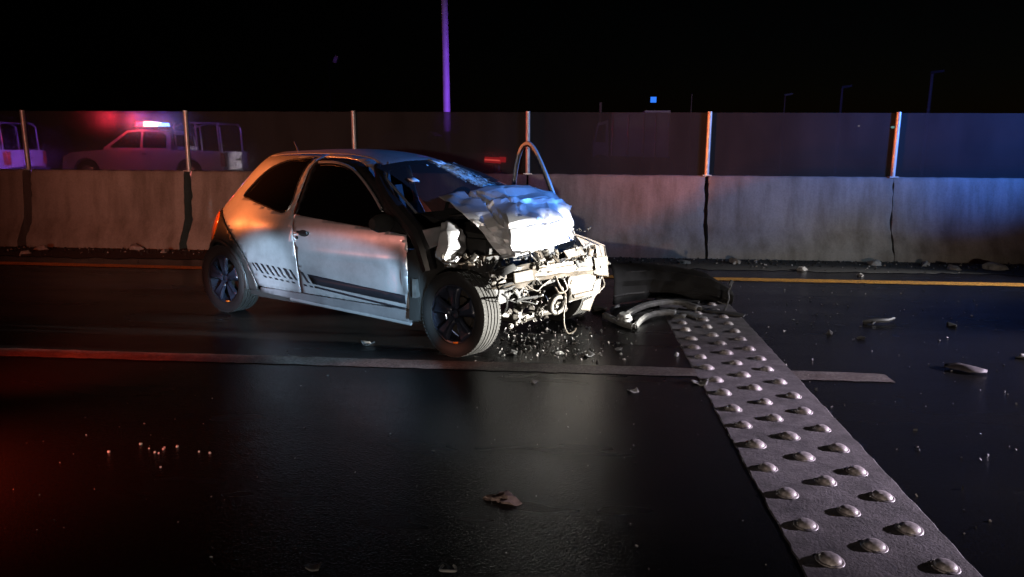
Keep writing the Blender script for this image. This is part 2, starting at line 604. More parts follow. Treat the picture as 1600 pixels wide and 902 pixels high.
# stud strip: thin raised sheet with rough edges
sv, sf = [], []
R = random.Random(8)
ys = np.arange(1.6, 7.12, 0.05)
for i, y in enumerate(ys):
    l = 0.785 + R.uniform(-.004, .004)
    r = 1.365 + (y - 2.3) * 0.016 + R.uniform(-.004, .004)
    sv += [(l, y, 0.0), (l + .006, y, 0.0045), (r - .006, y, 0.0045), (r, y, 0.0)]
for i in range(len(ys) - 1):
    for k in range(3):
        sf.append((4 * i + k, 4 * i + k + 1, 4 * i + k + 5, 4 * i + k + 4))
strip = tag(link_mesh('stud_strip', sv, sf, M['strip'], smooth=False), 'grey concrete strip across the lane set with domed studs', kind='structure')


def stud_mesh():
    mb = MB()
    n = 28
    HZ = .66
    prof = [(0.001, 0.056), (0.005, 0.0545), (0.007, 0.050), (0.005, 0.045), (0.013, 0.0435), (0.022, 0.038), (0.029, 0.029), (0.0325, 0.018), (0.033, 0.009)]
    mb.lathe(prof, n, 'z')
    mb.v.append(Vector((0, 0, 0.0332)))
    top = len(mb.v) - 1
    b = (len(prof) - 1) * n
    for k in range(n):
        mb.f.append([b + k, b + (k + 1) % n, top]); mb.m.append(0)
    for v in mb.v:
        v.x *= 0.92
        v.z *= HZ
    return mb


stud0 = stud_mesh().build('road_stud', M['stud'], strip, sharp=60)
first = True
for col, (x0, y0) in enumerate(((0.915, 1.885), (1.105, 2.01), (1.29, 1.885))):
    for k in range(21):
        y = y0 + 0.2525 * k
        if y > 6.95: continue
        o = stud0 if first else stud0.copy()
        if not first:
            COL.objects.link(o)
        first = False
        o.location = (x0 - .03 + R.uniform(-.012, .012), y + R.uniform(-.01, .01), 0.004)
        o.rotation_euler = (R.uniform(-.03, .03), R.uniform(-.03, .03), R.uniform(-.4, .4))
        s = R.uniform(.80, .95)
        o.scale = (s, s, R.uniform(.85, 1.08))

# ------------------------------------------------------------------ concrete barrier segments
BY = 9.62
JX = [-14.52, -12.2, -9.88, -7.56, -5.24, -2.92, -0.60, 1.72, 4.04, 6.36, 8.68]
GAPS = {-7.56: 0.055, -5.24: 0.05, 1.72: 0.016, 4.04: 0.001}
PROF = [(0.0, 0.0), (0.0, 0.085), (0.185, 0.40), (0.245, 1.0), (0.258, 1.038), (0.275, 1.05), (0.405, 1.05), (0.422, 1.038), (0.435, 1.0), (0.495, 0.40), (0.68, 0.085), (0.68, 0.0)]
SEG_LABEL = {
    -9.88: 'concrete barrier segment at the far left by the purple pickup',
    -7.56: 'brown-lit concrete barrier segment between the two wide dark gaps',
    -5.24: 'concrete barrier segment behind the tail of the silver car',
    -2.92: 'concrete barrier segment hidden behind the roof of the silver car',
    -0.60: 'concrete barrier segment behind the crumpled hood with the open dark joint on its right',
    1.72: 'pale grey concrete barrier segment between the open joint and the tight joint',
    4.04: 'blue-lit concrete barrier segment at the right end',
}
for i in range(2, len(JX) - 2):
    x0, x1 = JX[i] + GAPS.get(JX[i], 0.01), JX[i + 1] - GAPS.get(JX[i + 1], 0.01)
    Rr = random.Random(40 + i)
    N = 40
    rows = []
    # densify profile
    pr = []
    for a, b in zip(PROF[:-1], PROF[1:]):
        d = math.hypot(b[0] - a[0], b[1] - a[1])
        k = max(1, int(d / 0.05))
        pr += [(a[0] + (b[0] - a[0]) * j / k, a[1] + (b[1] - a[1]) * j / k) for j in range(k)]
    pr.append(PROF[-1])
    for k in range(N + 1):
        x = x0 + (x1 - x0) * k / N
        e = min(x - x0, x1 - x)
        row = []
        for (py, pz) in pr:
            yy = BY + py
            nz = noise.noise(Vector((x * 3, pz * 4 + i * 7, py * 3)))
            nf = noise.noise(Vector((x * 14, pz * 14, i * 3.1)))
            chip = max(0, 0.05 - e) / 0.05
            corner = chip * max(0, nf + 0.35) * 0.018
            toprag = 0.012 * nf if pz > 0.9 else 0
            sgn = 1 if py < 0.34 else -1
            row.append((x + (corner if x - x0 < x1 - x else -corner), yy + sgn * (corner * .8 + nz * 0.007 + nf * 0.002), max(0, pz - (corner * .8 if pz > .9 else 0) + toprag * .6)))
        rows.append(row)
    mb = MB().grid(rows)
    n = len(pr)
    mb.add(rows[0], [tuple(range(n))])
    mb.add(rows[-1], [tuple(range(n))[::-1]])
    o = mb.build('barrier_segment', M['concrete'], sharp=50)
    tag(o, SEG_LABEL.get(JX[i], 'concrete barrier segment'), 'concrete barrier', 'concrete barrier segments along the median')
    # mortar packing in the open joints belongs to the verge

# ------------------------------------------------------------------ glare screen on the barrier: posts and smoked panels
scr = empty('glare_screen', (0, BY + 0.32, 1.04), 0, 'low dark see-through screen between metal posts on top of the barrier', 'screen fence')
for i, x in enumerate(JX[2:-1]):
    mb = MB()
    Rr = random.Random(i)
    t = Rr.uniform(-.006, .006)
    mb.tube([(x, -0.02, 0.0), (x + t, -0.02, 0.815)], 0.030, 14)
    mb.box((x, -0.02, 0.012), (0.11, 0.11, 0.016))
    mb.build('post', M['post_steel'], scr)
for i in range(2, len(JX) - 2):
    mb = MB()
    mb.box(((JX[i] + JX[i + 1]) / 2, 0.012, 0.405), (JX[i + 1] - JX[i] - 0.004, 0.006, 0.80))
    mb.build('panel', M['screen'], scr, smooth=False)

# ================================================================== the crashed hatchback
CAR_LOC = Vector((-2.565, 6.662, 0.0))
CAR_YAW = rad(-28.35)
car = empty('crashed_car', CAR_LOC, CAR_YAW, 'silver three-door hatchback with its front end torn off and hood crumpled', 'car')
HX = Vector((math.cos(CAR_YAW), math.sin(CAR_YAW), 0))
HY = Vector((-HX.y, HX.x, 0))


def cf(px, py, x0):
    """point of the car (own axes) seen at a photo position, x0 metres ahead of the rear axle"""
    r = ray(px, py)
    o = Vector((0, 0, CAM_H)) - CAR_LOC
    t = (x0 - o.dot(HX)) / r.dot(HX)
    q = o + r * t
    return Vector((x0, q.dot(HY), q.z))


def cs(px, py, y0):
    r = ray(px, py)
    o = Vector((0, 0, CAM_H)) - CAR_LOC
    t = (y0 - o.dot(HY)) / r.dot(HY)
    q = o + r * t
    return Vector((q.dot(HX), y0, q.z))


def hermite(xs, ys):
    xs, ys = np.array(xs, float), np.array(ys, float)
    d = np.gradient(ys, xs)

    def f(x):
        x = np.clip(np.asarray(x, float), xs[0], xs[-1])
        i = np.clip(np.searchsorted(xs, x) - 1, 0, len(xs) - 2)
        h = xs[i + 1] - xs[i]
        t = (x - xs[i]) / h
        return ((2 * t**3 - 3 * t**2 + 1) * ys[i] + (t**3 - 2 * t**2 + t) * h * d[i] + (-2 * t**3 + 3 * t**2) * ys[i + 1] + (t**3 - t**2) * h * d[i + 1])
    return f


W0 = hermite([0.05, .18, .30, .50, .66, .78, .87, 1.0, 1.15, 1.28, 1.40], [.745, .772, .79, .806, .808, .792, .758, .695, .625, .555, .48])
XR = hermite([0.05, .3, .5, .65, .78, .88, 1.0, 1.1, 1.2, 1.28, 1.36], [-.44, -.49, -.49, -.46, -.41, -.35, -.25, -.165, -.07, .02, .13])
ZT = hermite([-.6, 0.0, .3, .7, 1.0, 1.25, 1.5, 1.75, 2.6], [1.30, 1.335, 1.348, 1.362, 1.362, 1.345, 1.30, 1.215, .93])
LR = 0.74


def side_y(x, z):
    """half width of the shell at (x, z)"""
    x, z = np.asarray(x, float), np.asarray(z, float)
    w = W0(z)
    d = np.clip((x - XR(z)) / LR, 0, 1)
    S = np.power(np.clip(1 - np.power(1 - d, 2.7), 0, 1), 1 / 2.3)
    w = w * S * (1 - 0.02 * np.clip(x - 1.5, 0, 1) ** 2)
    lo, hi = np.zeros_like(w), np.full_like(w, 1.0)
    for _ in range(36):
        y = (lo + hi) / 2
        f1 = y - w
        f2 = z - (ZT(x) - 0.10 * (y / .55) ** 2.3)
        k = 0.05
        hh = np.clip(0.5 + 0.5 * (f1 - f2) / k, 0, 1)
        Fv = f2 * (1 - hh) + f1 * hh + k * hh * (1 - hh)
        lo = np.where(Fv < 0, y, lo)
        hi = np.where(Fv < 0, hi, y)
    return (lo + hi) / 2


def roof_z(x, y):
    x, y = np.asarray(x, float), np.abs(np.asarray(y, float))
    lo, hi = np.full_like(x, 0.9), np.full_like(x, 1.45)
    for _ in range(36):
        z = (lo + hi) / 2
        w = W0(z)
        d = np.clip((x - XR(z)) / LR, 0, 1)
        S = np.power(np.clip(1 - np.power(1 - d, 2.7), 0, 1), 1 / 2.3)
        w = w * S
        f1 = y - w
        f2 = z - (ZT(x) - 0.10 * (y / .55) ** 2.3)
        k = 0.05
        hh = np.clip(0.5 + 0.5 * (f1 - f2) / k, 0, 1)
        Fv = f2 * (1 - hh) + f1 * hh + k * hh * (1 - hh)
        lo = np.where(Fv < 0, z, lo)
        hi = np.where(Fv < 0, hi, z)
    return (lo + hi) / 2


def smooth_poly(pts, closed=True, n=6):
    out = []
    L = len(pts)
    for i in range(L if closed else L - 1):
        p0, p1, p2, p3 = (Vector(pts[(i + k - 1) % L] if closed else pts[min(max(i + k - 1, 0), L - 1)]) for k in range(4))
        for j in range(n):
            t = j / n
            out.append(tuple(0.5 * ((2 * p1) + (p2 - p0) * t + (2 * p0 - 5 * p1 + 4 * p2 - p3) * t * t + (3 * p1 - p0 - 3 * p2 + p3) * t**3)))
    if not closed:
        out.append(tuple(pts[-1]))
    return out


def densify(poly, step=0.04):
    out = []
    for a, b in zip(poly, poly[1:] + poly[:1]):
        k = max(1, int(math.hypot(b[0] - a[0], b[1] - a[1]) / step))
        out += [(a[0] + (b[0] - a[0]) * j / k, a[1] + (b[1] - a[1]) * j / k) for j in range(k)]
    return out


def warp(x, z):
    """evens out the grid where the shell turns round the rear corner"""
    d = (x - float(XR(z))) / LR
    return (math.sqrt(max(d, 0)) if d < 1 else 1 + (d - 1) / 2) * LR, z


def unwarp(q, z):
    q = q / LR
    return float(XR(z)) + LR * (q * q if q < 1 else 1 + (q - 1) * 2), z


def inside(p, poly):
    c = False
    n = len(poly)
    for i in range(n):
        a, b = poly[i], poly[i - 1]
        if (a[1] > p[1]) != (b[1] > p[1]) and p[0] < (b[0] - a[0]) * (p[1] - a[1]) / (b[1] - a[1]) + a[0]:
            c = not c
    return c


def shell(name, outer, holes, mat, parent, off=0.0, side=-1, grid=0.028, thick=0.004, dent=None):
    """panel cut out of the shell by a side-view outline (x, z), with holes; off moves it outwards"""
    loops = [[warp(*p) for p in densify(outer)]] + [[warp(*p) for p in densify(h)] for h in holes]
    verts, edges = [], []
    for lp in loops:
        n0 = len(verts)
        verts += [Vector(p) for p in lp]
        edges += [(n0 + i, n0 + (i + 1) % len(lp)) for i in range(len(lp))]
    qs = [p[0] for p in loops[0]]
    zs = [p[1] for p in loops[0]]
    for a in np.arange(min(qs), max(qs), grid):
        for b in np.arange(min(zs), max(zs), grid):
            p = (a + 0.0007, b + 0.0009)
            if inside(p, loops[0]) and not any(inside(p, h) for h in loops[1:]):
                verts.append(Vector(p))
    vo, eo, fo, _, _, _ = delaunay_2d_cdt(verts, edges, [], 0, 1e-5)
    vo = [tuple(v) for v in vo]
    faces = []
    for f in fo:
        c = (sum(vo[i][0] for i in f) / len(f), sum(vo[i][1] for i in f) / len(f))
        if inside(c, loops[0]) and not any(inside(c, h) for h in loops[1:]):
            faces.append(list(f))
    xz = [unwarp(*v) for v in vo]
    X = np.array([p[0] for p in xz]); Z = np.array([p[1] for p in xz])
    Y = side_y(X, Z)
    e = 1e-3
    gx = (side_y(X + e, Z) - side_y(X - e, Z)) / (2 * e)
    gz = (side_y(X, Z + e) - side_y(X, Z - e)) / (2 * e)
    nrm = np.stack([-gx, np.ones_like(gx), -gz], 1)
    nrm /= np.linalg.norm(nrm, axis=1)[:, None]
    P = np.stack([X, Y, Z], 1) + nrm * off
    if dent is not None:
        P = P + nrm * dent(X, Z)[:, None]
    P[:, 1] *= side
    # orient outwards
    out = []
    for f in faces:
        a, b, c = (P[i] for i in f[:3])
        n = np.cross(b - a, c - a)
        ref = nrm[f[0]] * np.array([1, side, 1])
        out.append(f if n @ ref > 0 else f[::-1])
    return link_mesh(name, P, out, mat, parent, True, 60, thick)


def on_side(x, z, off=0.0, side=-1):
    return Vector((x, side * (float(side_y(x, z)) + off), z))


# rail where the sides meet the roof
RAIL = hermite([.12, .25, .5, .9, 1.2, 1.4, 1.55, 1.7], [1.275, 1.302, 1.318, 1.322, 1.312, 1.278, 1.222, 1.15])
QW = smooth_poly([(.235, .985), (.30, 1.075), (.42, 1.185), (.585, 1.262), (.74, 1.284), (.868, 1.280), (.845, 1.10), (.812, .885), (.55, .915), (.33, .960)], n=4)
ARCH_C, ARCH_R = (0.03, 0.285), 0.325
arch = [(ARCH_C[0] + ARCH_R * math.cos(a), ARCH_C[1] + ARCH_R * math.sin(a)) for a in np.linspace(rad(-8), rad(188), 22)]
CLAD = [(-.05, .845), (.06, .79), (.16, .71), (.26, .615), (.345, .52), (.42, .40), (.475, .275)]


def rear_x(z, d):
    return float(XR(z)) + d * LR


# quarter panel with the side window, up to the door gap and the roof rail
quarter = CLAD[::-1] + [(rear_x(.855, .09), .855)] + [(rear_x(z, .09), z) for z in np.linspace(.90, 1.25, 8)]
quarter += [(x, float(RAIL(x))) for x in np.linspace(.15, .925, 12)]
quarter += [(.925, 1.28), (.905, 1.10), (.888, .90), (.915, .80), (.955, .60), (.972, .40), (.972, .268), (.55, .268)]
qp = shell('quarter_panel', quarter, [QW], M['silver'], car)
shell('quarter_window', QW, [], M['side_glass'], car, off=-0.006, thick=0.003)
qseal = MB().tube([on_side(x, z, -0.001) for x, z in QW + QW[:1]], 0.0075, 6)
qseal.build('window_seal', M['black_paint'], car)
shell('quarter_panel', [(x, z) for x, z in quarter], [QW], M['silver'], car, side=1, grid=.05)
shell('quarter_window', QW, [], M['side_glass'], car, off=-0.006, thick=0.003, side=1, grid=.08)
# tailgate: the middle of the rear, both halves
tg = [(rear_x(z, .086), z) for z in np.linspace(.858, 1.25, 9)] + [(rear_x(z, .0005), z) for z in np.linspace(1.25, .858, 9)]
for s in (-1, 1):
    shell('tailgate', tg, [], M['silver'], car, side=s, grid=.05)
# dark plastic corner bumper and wheel arch
bump_o = CLAD + [(.47, .235), (.40, .225)] + [p for p in arch if p[0] > -.5][0:] + [(-.33, .235), (rear_x(.24, .02), .24)] + [(rear_x(z, .0005), z) for z in np.linspace(.26, .84, 9)] + [(rear_x(.85, .08), .85)]
bump_o = [p for p in bump_o if p[1] >= .22]
rb = shell('rear_bumper', bump_o, [], M['plastic'], car, off=0.012, thick=0.01)
lip = MB().tube([on_side(x, z, 0.020) for x, z in arch], 0.016, 8)
lip.build('arch_lip', M['plastic'], car)
tl = smooth_poly([(-.075, .832), (-.005, .775), (-.045, .68), (-.115, .605), (-.25, .575), (rear_x(.60, .10), .59), (rear_x(.70, .10), .70), (rear_x(.80, .12), .80)], n=4)
shell('tail_lamp', tl, [], M['tail'], car, off=0.017, thick=0.006)

# roof
rows = []
for x in np.linspace(.13, 1.56, 34):
    zr = float(RAIL(x))
    yr = float(side_y(x, zr)) - 0.004
    row = []
    for y in np.linspace(-yr, yr, 25):
        zz = float(roof_z(x, y))
        if x > 1.45:   # header dips a little where the screen starts
            zz -= 0.02 * ((x - 1.45) / .11) ** 2
        row.append((x + (0.05 * (1 - (y / yr) ** 2) if x > 1.5 else 0), y, zz))
    rows.append(row)
MB().grid(rows).build('roof', M['silver'], car, sharp=180, solid=-0.012)
MB().tube([(.33, -.18, 1.33), (.28, -.18, 1.42)], [.007, .004], 6).build('aerial', M['matte'], car)
# cant rail strip above the door
rail = [(x, float(RAIL(x))) for x in np.linspace(.93, 1.60, 14)]
rail_low = [(1.60, 1.172), (1.45, 1.236), (1.28, 1.283), (1.12, 1.299), (.93, 1.302)]
shell('cant_rail', rail + rail_low, [], M['silver'], car, grid=.02, dent=lambda X, Z: np.zeros_like(X))

# door skin
belt = [(.893, .868), (1.2, .848), (1.6, .822), (2.055, .790)]
door_o = belt + [(2.078, .70), (2.092, .56), (2.088, .45), (2.066, .272), (1.55, .270), (.984, .272), (.984, .40), (.967, .60), (.927, .80), (.898, .868)]


def door_dent(X, Z):
    d = 0.030 * np.exp(-((X - 2.06) / .05) ** 2 - ((Z - .50) / .12) ** 2)
    d -= 0.035 * np.exp(-((X - 1.985) / .05) ** 2 - ((Z - .47) / .14) ** 2)
    d += 0.007 * np.exp(-((Z - .60) / .02) ** 2) * np.clip((X - .95) / .3, 0, 1)
    return d


door = shell('door', door_o, [], M['silver'], car, grid=.022, dent=door_dent)
# black window frame and glass
frame_o = smooth_poly([(.935, 1.285), (1.15, 1.292), (1.35, 1.262), (1.52, 1.195), (1.68, 1.10), (1.82, .99), (1.95, .90), (2.06, .81)], closed=False, n=4)
gl = smooth_poly([(.955, 1.266), (1.15, 1.268), (1.33, 1.235), (1.48, 1.172), (1.63, 1.08), (1.76, .975), (1.86, .885)], closed=False, n=4) + [(1.87, .812), (1.5, .832), (1.2, .852), (.925, .872)]
frame = frame_o + [(2.06, .796), (1.88, .806), (1.5, .834), (1.2, .854), (.906, .874)]
shell('window_frame', frame, [gl], M['black_paint'], door, grid=.02, thick=.012)
shell('window_pane', gl, [], M['side_glass'], door, off=-0.005, thick=.003)
defl = [on_side(x, z, 0.012) for x, z in smooth_poly([(.98, 1.262), (1.15, 1.262), (1.33, 1.228), (1.48, 1.164), (1.63, 1.07), (1.78, .95)], closed=False, n=5)]
MB().tube(defl, 0.011, 6).build('rain_deflector', M['steel'], door)
# handle in its recess, lock
hc = on_side(1.05, .735, .002)
mb = MB()
mb.lathe([(-.004, .0), (-.006, .052), (.002, .060), (.006, .058)], 20)
for v in mb.v: v.z *= .42
mb.build('handle_recess', M['matte'], door, loc=hc)
MB().box((0, -.012, 0), (.105, .016, .022)).build('handle', M['black_paint'], door, loc=hc + Vector((0, 0, .008)))
MB().lathe([(-.004, 0), (-.006, .012), (0, .014)], 12).build('lock', M['matte'], door, loc=on_side(.985, .70, .004))
# mirror
mb = MB()
mb.lathe([(-.13, 0), (-.125, .045), (-.07, .072), (0, .076), (.05, .06), (.08, .03)], 16)
for v in mb.v: v.z *= .85; v.x *= .7
mir = mb.build('wing_mirror', M['matte'], door, loc=on_side(1.90, .865, .07))
# sill
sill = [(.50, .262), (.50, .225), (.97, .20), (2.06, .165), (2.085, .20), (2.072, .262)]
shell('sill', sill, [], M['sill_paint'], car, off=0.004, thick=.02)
MB().tube([on_side(x, z, 0.004) for x, z in [(.85, .205), (1.2, .192), (1.7, .177), (2.07, .163)]], .012, 6).build('sill_edge', M['silver'], car)
# black decal stripes
def decal(name, poly, parent):
    return shell(name, poly, [], M['decal'], parent, off=0.0035, thick=.001, grid=.06)


st_tl, st_tr, st_br, st_bl = cs(473, 427, -.8), cs(632, 462, -.8), cs(633, 476, -.8), cs(482, 443, -.8)
decal('stripe', [(1.075, st_tl.z), (2.04, st_tr.z), (2.045, st_br.z), (1.125, st_bl.z)], door)
l0, l1 = cs(486, 447, -.8), cs(635, 484, -.8)
decal('stripe', [(1.14, l0.z + .004), (2.05, l1.z + .006), (2.05, l1.z - .010), (1.145, l0.z - .012)], door)
for k in range(10):
    xa = 0.405 + k * 0.066
    za = .468 - .050 * (xa - .405)
    w = .040 if k == 6 else .030
    bar = [(xa, za), (xa + w, za - .002), (xa + w + .070, za - .082), (xa + .070, za - .080)]
    if k == 0:
        bar = [(.435, .455), (.447, .462), (.50, .40), (.485, .398)]
    if xa + .09 < .972 or xa > .98:
        decal('stripe', bar, qp if xa < .95 else door)
    xb = xa + .085
    if k and (xb + .04 < .97 or xb > .985):
        decal('stripe', [(xb, za - .098), (xb + .036, za - .100), (xb + .046, za - .114), (xb + .010, za - .112)], qp if xb < .95 else door)

# windscreen pillar, screen
apil = [on_side(1.50, 1.232, -.012), on_side(1.66, 1.125, -.008), on_side(1.82, 1.01, -.004), on_side(2.0, .90, 0), Vector((2.14, -.765, .80)), Vector((2.20, -.775, .70)), Vector((2.24, -.77, .56))]
MB().tube(apil, [.035, .042, .05, .058, .062, .06, .05], 10).build('pillar', M['black_paint'], car)
apl2 = [Vector((p.x, -p.y, p.z)) for p in apil[:5]]
MB().tube(apl2, [.03, .034, .036, .036, .036], 8).build('pillar', M['silver'], car)
trim = [on_side(1.50, 1.262, -.03), (1.68, -.56, 1.15), (1.86, -.60, 1.035), (2.03, -.645, .93)]
MB().tube(trim, .010, 6).build('screen_trim', M['steel'], car)


def ws(u, v):
    """u across -1..1, v 0 at the roof .. 1 at the base"""
    top = Vector((1.60 - 0.07 * u * u, .52 * u, 1.285 - .05 * u * u))
    bot = Vector((2.44 - 0.20 * u * u, .66 * u, .900 - 0.01 * u * u))
    p = top.lerp(bot, v)
    b = 0.05 * math.sin(PI * v)
    return p + Vector((.4, 0, .9)) * b


wsr = [[ws(u, v) for u in np.linspace(-1, 1, 25)] for v in np.linspace(0, 1, 19)]
wsn = []
Rw = random.Random(5)
for i, r in enumerate(wsr):
    row = []
    for j, p in enumerate(r):
        u, v = -1 + 2 * j / 24, i / 18
        k = math.exp(-((u - .30) / .42) ** 2 - ((v - .38) / .3) ** 2)
        row.append(p + Vector((-.5, 0, -.8)) * (0.055 * k) + Vector((Rw.uniform(-1, 1), Rw.uniform(-1, 1), Rw.uniform(-1, 1))) * 0.006 * k)
    wsn.append(row)
wsc = MB().grid(wsn).build('windscreen', M['windscreen'], car, sharp=180)


def ws_d(u, v, off=0.004):
    k = math.exp(-((u - .30) / .42) ** 2 - ((v - .38) / .3) ** 2)
    return ws(u, v) + Vector((-.5, 0, -.8)) * (0.055 * k) + Vector((.4, 0, .9)) * off


# shattered zone: crack lines radiating and ringing the dent
mb = MB()
Rc = random.Random(11)
cu, cv = .30, .36
for k in range(46):
    a = 2 * PI * k / 46 + Rc.uniform(-.06, .06)
    L = Rc.uniform(.25, .85)
    pts = []
    for j in range(7):
        t = L * j / 6
        u = cu + math.cos(a) * t * .62 + Rc.uniform(-.012, .012)
        v = cv + math.sin(a) * t * .70 + Rc.uniform(-.012, .012)
        if abs(u) > .97 or v < .02 or v > .97: break
        pts.append(ws_d(u, v))
    if len(pts) > 1:
        mb.tube(pts, Rc.uniform(.0006, .0016), 3, False)
for r in np.linspace(.05, .5, 9):
    seg = []
    for k in range(40):
        a = 2 * PI * k / 40
        u = cu + math.cos(a) * r * .62 + Rc.uniform(-.014, .014)
        v = cv + math.sin(a) * r * .70 + Rc.uniform(-.014, .014)
        if abs(u) > .97 or v < .02 or v > .97 or Rc.random() < .25:
            if len(seg) > 1: mb.tube(seg, .0011, 3, False)
            seg = []
            continue
        seg.append(ws_d(u, v))
    if len(seg) > 1: mb.tube(seg, .0011, 3, False)
for k in range(240):
    r, a = abs(Rc.gauss(0, .30)), Rc.uniform(0, 2 * PI)
    u, v = cu + math.cos(a) * r * .7, cv + math.sin(a) * r * .55
    if abs(u) > .95 or not .03 < v < .95: continue
    s = Rc.uniform(.006, .02)
    c = ws_d(u, v, .005)
    e1, e2 = Vector((.3, .8, -.1)).normalized(), Vector((.85, -.2, -.45)).normalized()
    mb.add([c + (e1 * math.cos(q) + e2 * math.sin(q)) * s * Rc.uniform(.5, 1) for q in (0, 2.1, 4.2)], [(0, 1, 2)])
mb.build('crack', M['crack'], wsc, smooth=False)
# sticker and papers on the screen
def ws_card(name, u, v, du, dv, mat, skew=0.0):
    mb = MB()
    mb.grid([[ws_d(u + a * du + b * skew, v + b * dv, .007) for a in (-.5, 0, .5)] for b in (-.5, 0, .5)])
    return mb.build(name, mat, wsc, solid=.001)


ws_card('sticker', -.86, .42, .10, .07, M['paper'])
ws_card('torn_paper', .12, .05, .13, .11, M['paper'], .05)
ws_card('torn_paper', .30, .04, .09, .08, M['paper'], -.04)

# cabin: floor, firewall, dash, seats, steering wheel, dark lining
mb = MB()
mb.box((.95, 0, .20), (2.5, 1.46, .05))
mb.box((2.18, 0, .50), (.04, 1.36, .62))
mb.build('floor_pan', M['matte'], car)
mb = MB()
mb.grid([[(1.86, y, .70 + .02 * math.cos(y * 4)) for y in np.linspace(-.68, .68, 9)], [(1.86, y, .90) for y in np.linspace(-.68, .68, 9)], [(2.05, y, .93) for y in np.linspace(-.68, .68, 9)], [(2.3, y, .89) for y in np.linspace(-.66, .66, 9)]])
mb.build('dashboard', M['matte'], car)
for s in (-1, 1):
    mb = MB()
    mb.box((1.12, .34 * s, .42), (.50, .46, .16))
    mb.box((.84, .34 * s, .74), (.14, .44, .60), rot(0, -.22, 0))
    mb.box((.74, .34 * s, 1.12), (.09, .26, .17), rot(0, -.15, 0))
    mb.build('seat', M['cloth'], car, sharp=30)
mb = MB()
mb.tube([(1.66 + .09 * math.sin(t) * .4, .34 + .18 * math.cos(t), .88 + .17 * math.sin(t)) for t in np.linspace(0, 2 * PI, 25)], .015, 6)
mb.tube([(1.68, .17, .88), (1.72, .34, .86), (1.68, .51, .88)], .02, 6)
mb.build('steering_wheel', M['matte'], car)
rows = []
for x in np.linspace(.2, 1.5, 14):
    yr = float(side_y(x, float(RAIL(x)))) - .03
    rows.append([(x, y, float(roof_z(x, y)) - .03) for y in np.linspace(-yr, yr, 9)])
MB().grid(rows).build('headlining', M['cloth'], car)
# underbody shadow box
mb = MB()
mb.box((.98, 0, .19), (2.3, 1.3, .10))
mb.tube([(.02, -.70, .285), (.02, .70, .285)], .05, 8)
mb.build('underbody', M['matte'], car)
for s in (-1, 1):
    mb = MB()
    rws = []
    for a in np.linspace(rad(-5), rad(185), 16):
        rws.append([(ARCH_C[0] + .335 * math.cos(a), s * y, ARCH_C[1] + .335 * math.sin(a)) for y in (.50, .74)])
    mb.grid(rws)
    mb.add([(ARCH_C[0] + .335 * math.cos(a), s * .50, ARCH_C[1] + .335 * math.sin(a)) for a in np.linspace(rad(-5), rad(185), 16)], [tuple(range(16))])
    mb.build('wheel_well', M['matte'], car)


# wheels -----------------------------------------------------------
def wheel(loc, steer=0.0, camber=0.0, spin=0.0):
    """outer face towards -y"""
    w = bpy.data.objects.new('wheel', None)
    w.empty_display_size = .1
    COL.objects.link(w)
    w.parent = car
    w.location = loc
    w.rotation_euler = (camber, 0, steer)
    Rt, rw = .288, .090
    mb = MB()
    prof = [(-.055, .196), (-.078, .202), (-.088, .225), (-.090, .250), (-.086, .270), (-.078, .281)]
    mb.lathe(prof, 56)
    mb.cur = 1
    tr = [(-.078, .281), (-.070, .286)]
    for gx in (-.046, -.016, .016, .046):
        tr += [(gx - .005, Rt), (gx - .004, Rt - .008), (gx + .004, Rt - .008), (gx + .005, Rt)]
    tr += [(.070, .286), (.078, .281)]
    mb.lathe(tr, 56)
    # shoulder blocks
    for k in range(72):
        t = 2 * PI * k / 72
        c, s = math.cos(t), math.sin(t)
        Rm = Matrix(((c, 0, -s), (0, 1, 0), (s, 0, c)))
        for sy in (-1, 1):
            mb.box(Rm @ Vector((.2835, sy * .074, 0)), (.006, .018, .017), Rm)
    mb.cur = 0
    mb.lathe([(.078, .281), (.088, .25), (.085, .22), (.06, .196)], 56)
    ty = mb.build('tyre', [M['rubber'], M['tread']], w)
    mb = MB()
    mb.lathe([(-.060, .204), (-.070, .198), (-.066, .188), (-.050, .182), (-.020, .176), (.055, .172), (.060, .196)], 48)
    rim = mb.build('rim', M['rim'], w)
    mb = MB()
    mb.lathe([(.035, 0), (.035, .170)], 32)
    mb.lathe([(-.005, .0), (-.005, .115), (.012, .115), (.012, 0)], 32)
    mb.build('brake_disc', M['oily'], w)
    for k in range(5):
        t = spin + 2 * PI * k / 5
        mb = MB()
        c, s = math.cos(t), math.sin(t)
        def P(r, a, y):
            return (r * c - a * s, y, r * s + a * c)
        st = [(.030, .030, -.046), (.075, .028, -.052), (.12, .040, -.058), (.16, .056, -.060), (.186, .066, -.058)]
        top = [[P(r, -h, y + .010), P(r, -h * .55, y - .004), P(r, h * .1, y + .004), P(r, h * .65, y - .004), P(r, h, y + .010)] for r, h, y in st]
        mb.grid(top)
        mb.build('spoke', M['rim'], rim, solid=.012, sharp=25)
    mb = MB()
    mb.lathe([(-.062, 0), (-.060, .022), (-.050, .034), (-.030, .040)], 20)
    for k in range(4):
        t = 2 * PI * k / 4 + .4
        mb.tube([(.052 * math.cos(t), -.058, .052 * math.sin(t)), (.052 * math.cos(t), -.035, .052 * math.sin(t))], .008, 6)
    mb.build('hub_cap', M['rim'], rim)
    mb = MB()
    a0 = -PI / 2 + .05
    mb.grid([[(r * math.cos(a), -.073 + (r - .186) * .3, r * math.sin(a)) for a in np.linspace(a0, a0 + .24, 5)] for r in (.184, .198)])
    mb.build('rim_sticker', M['amber'], rim, solid=.002)
    return w


wheel((.03, -.715, .283), 0, 0, .35)
wheel((.03, .715, .283), PI, 0, .1)
wheel((2.475, -.735, .286), rad(-6), rad(-3), 1.62)
wheel((2.50, .60, .286), PI - rad(9), 0, .1)


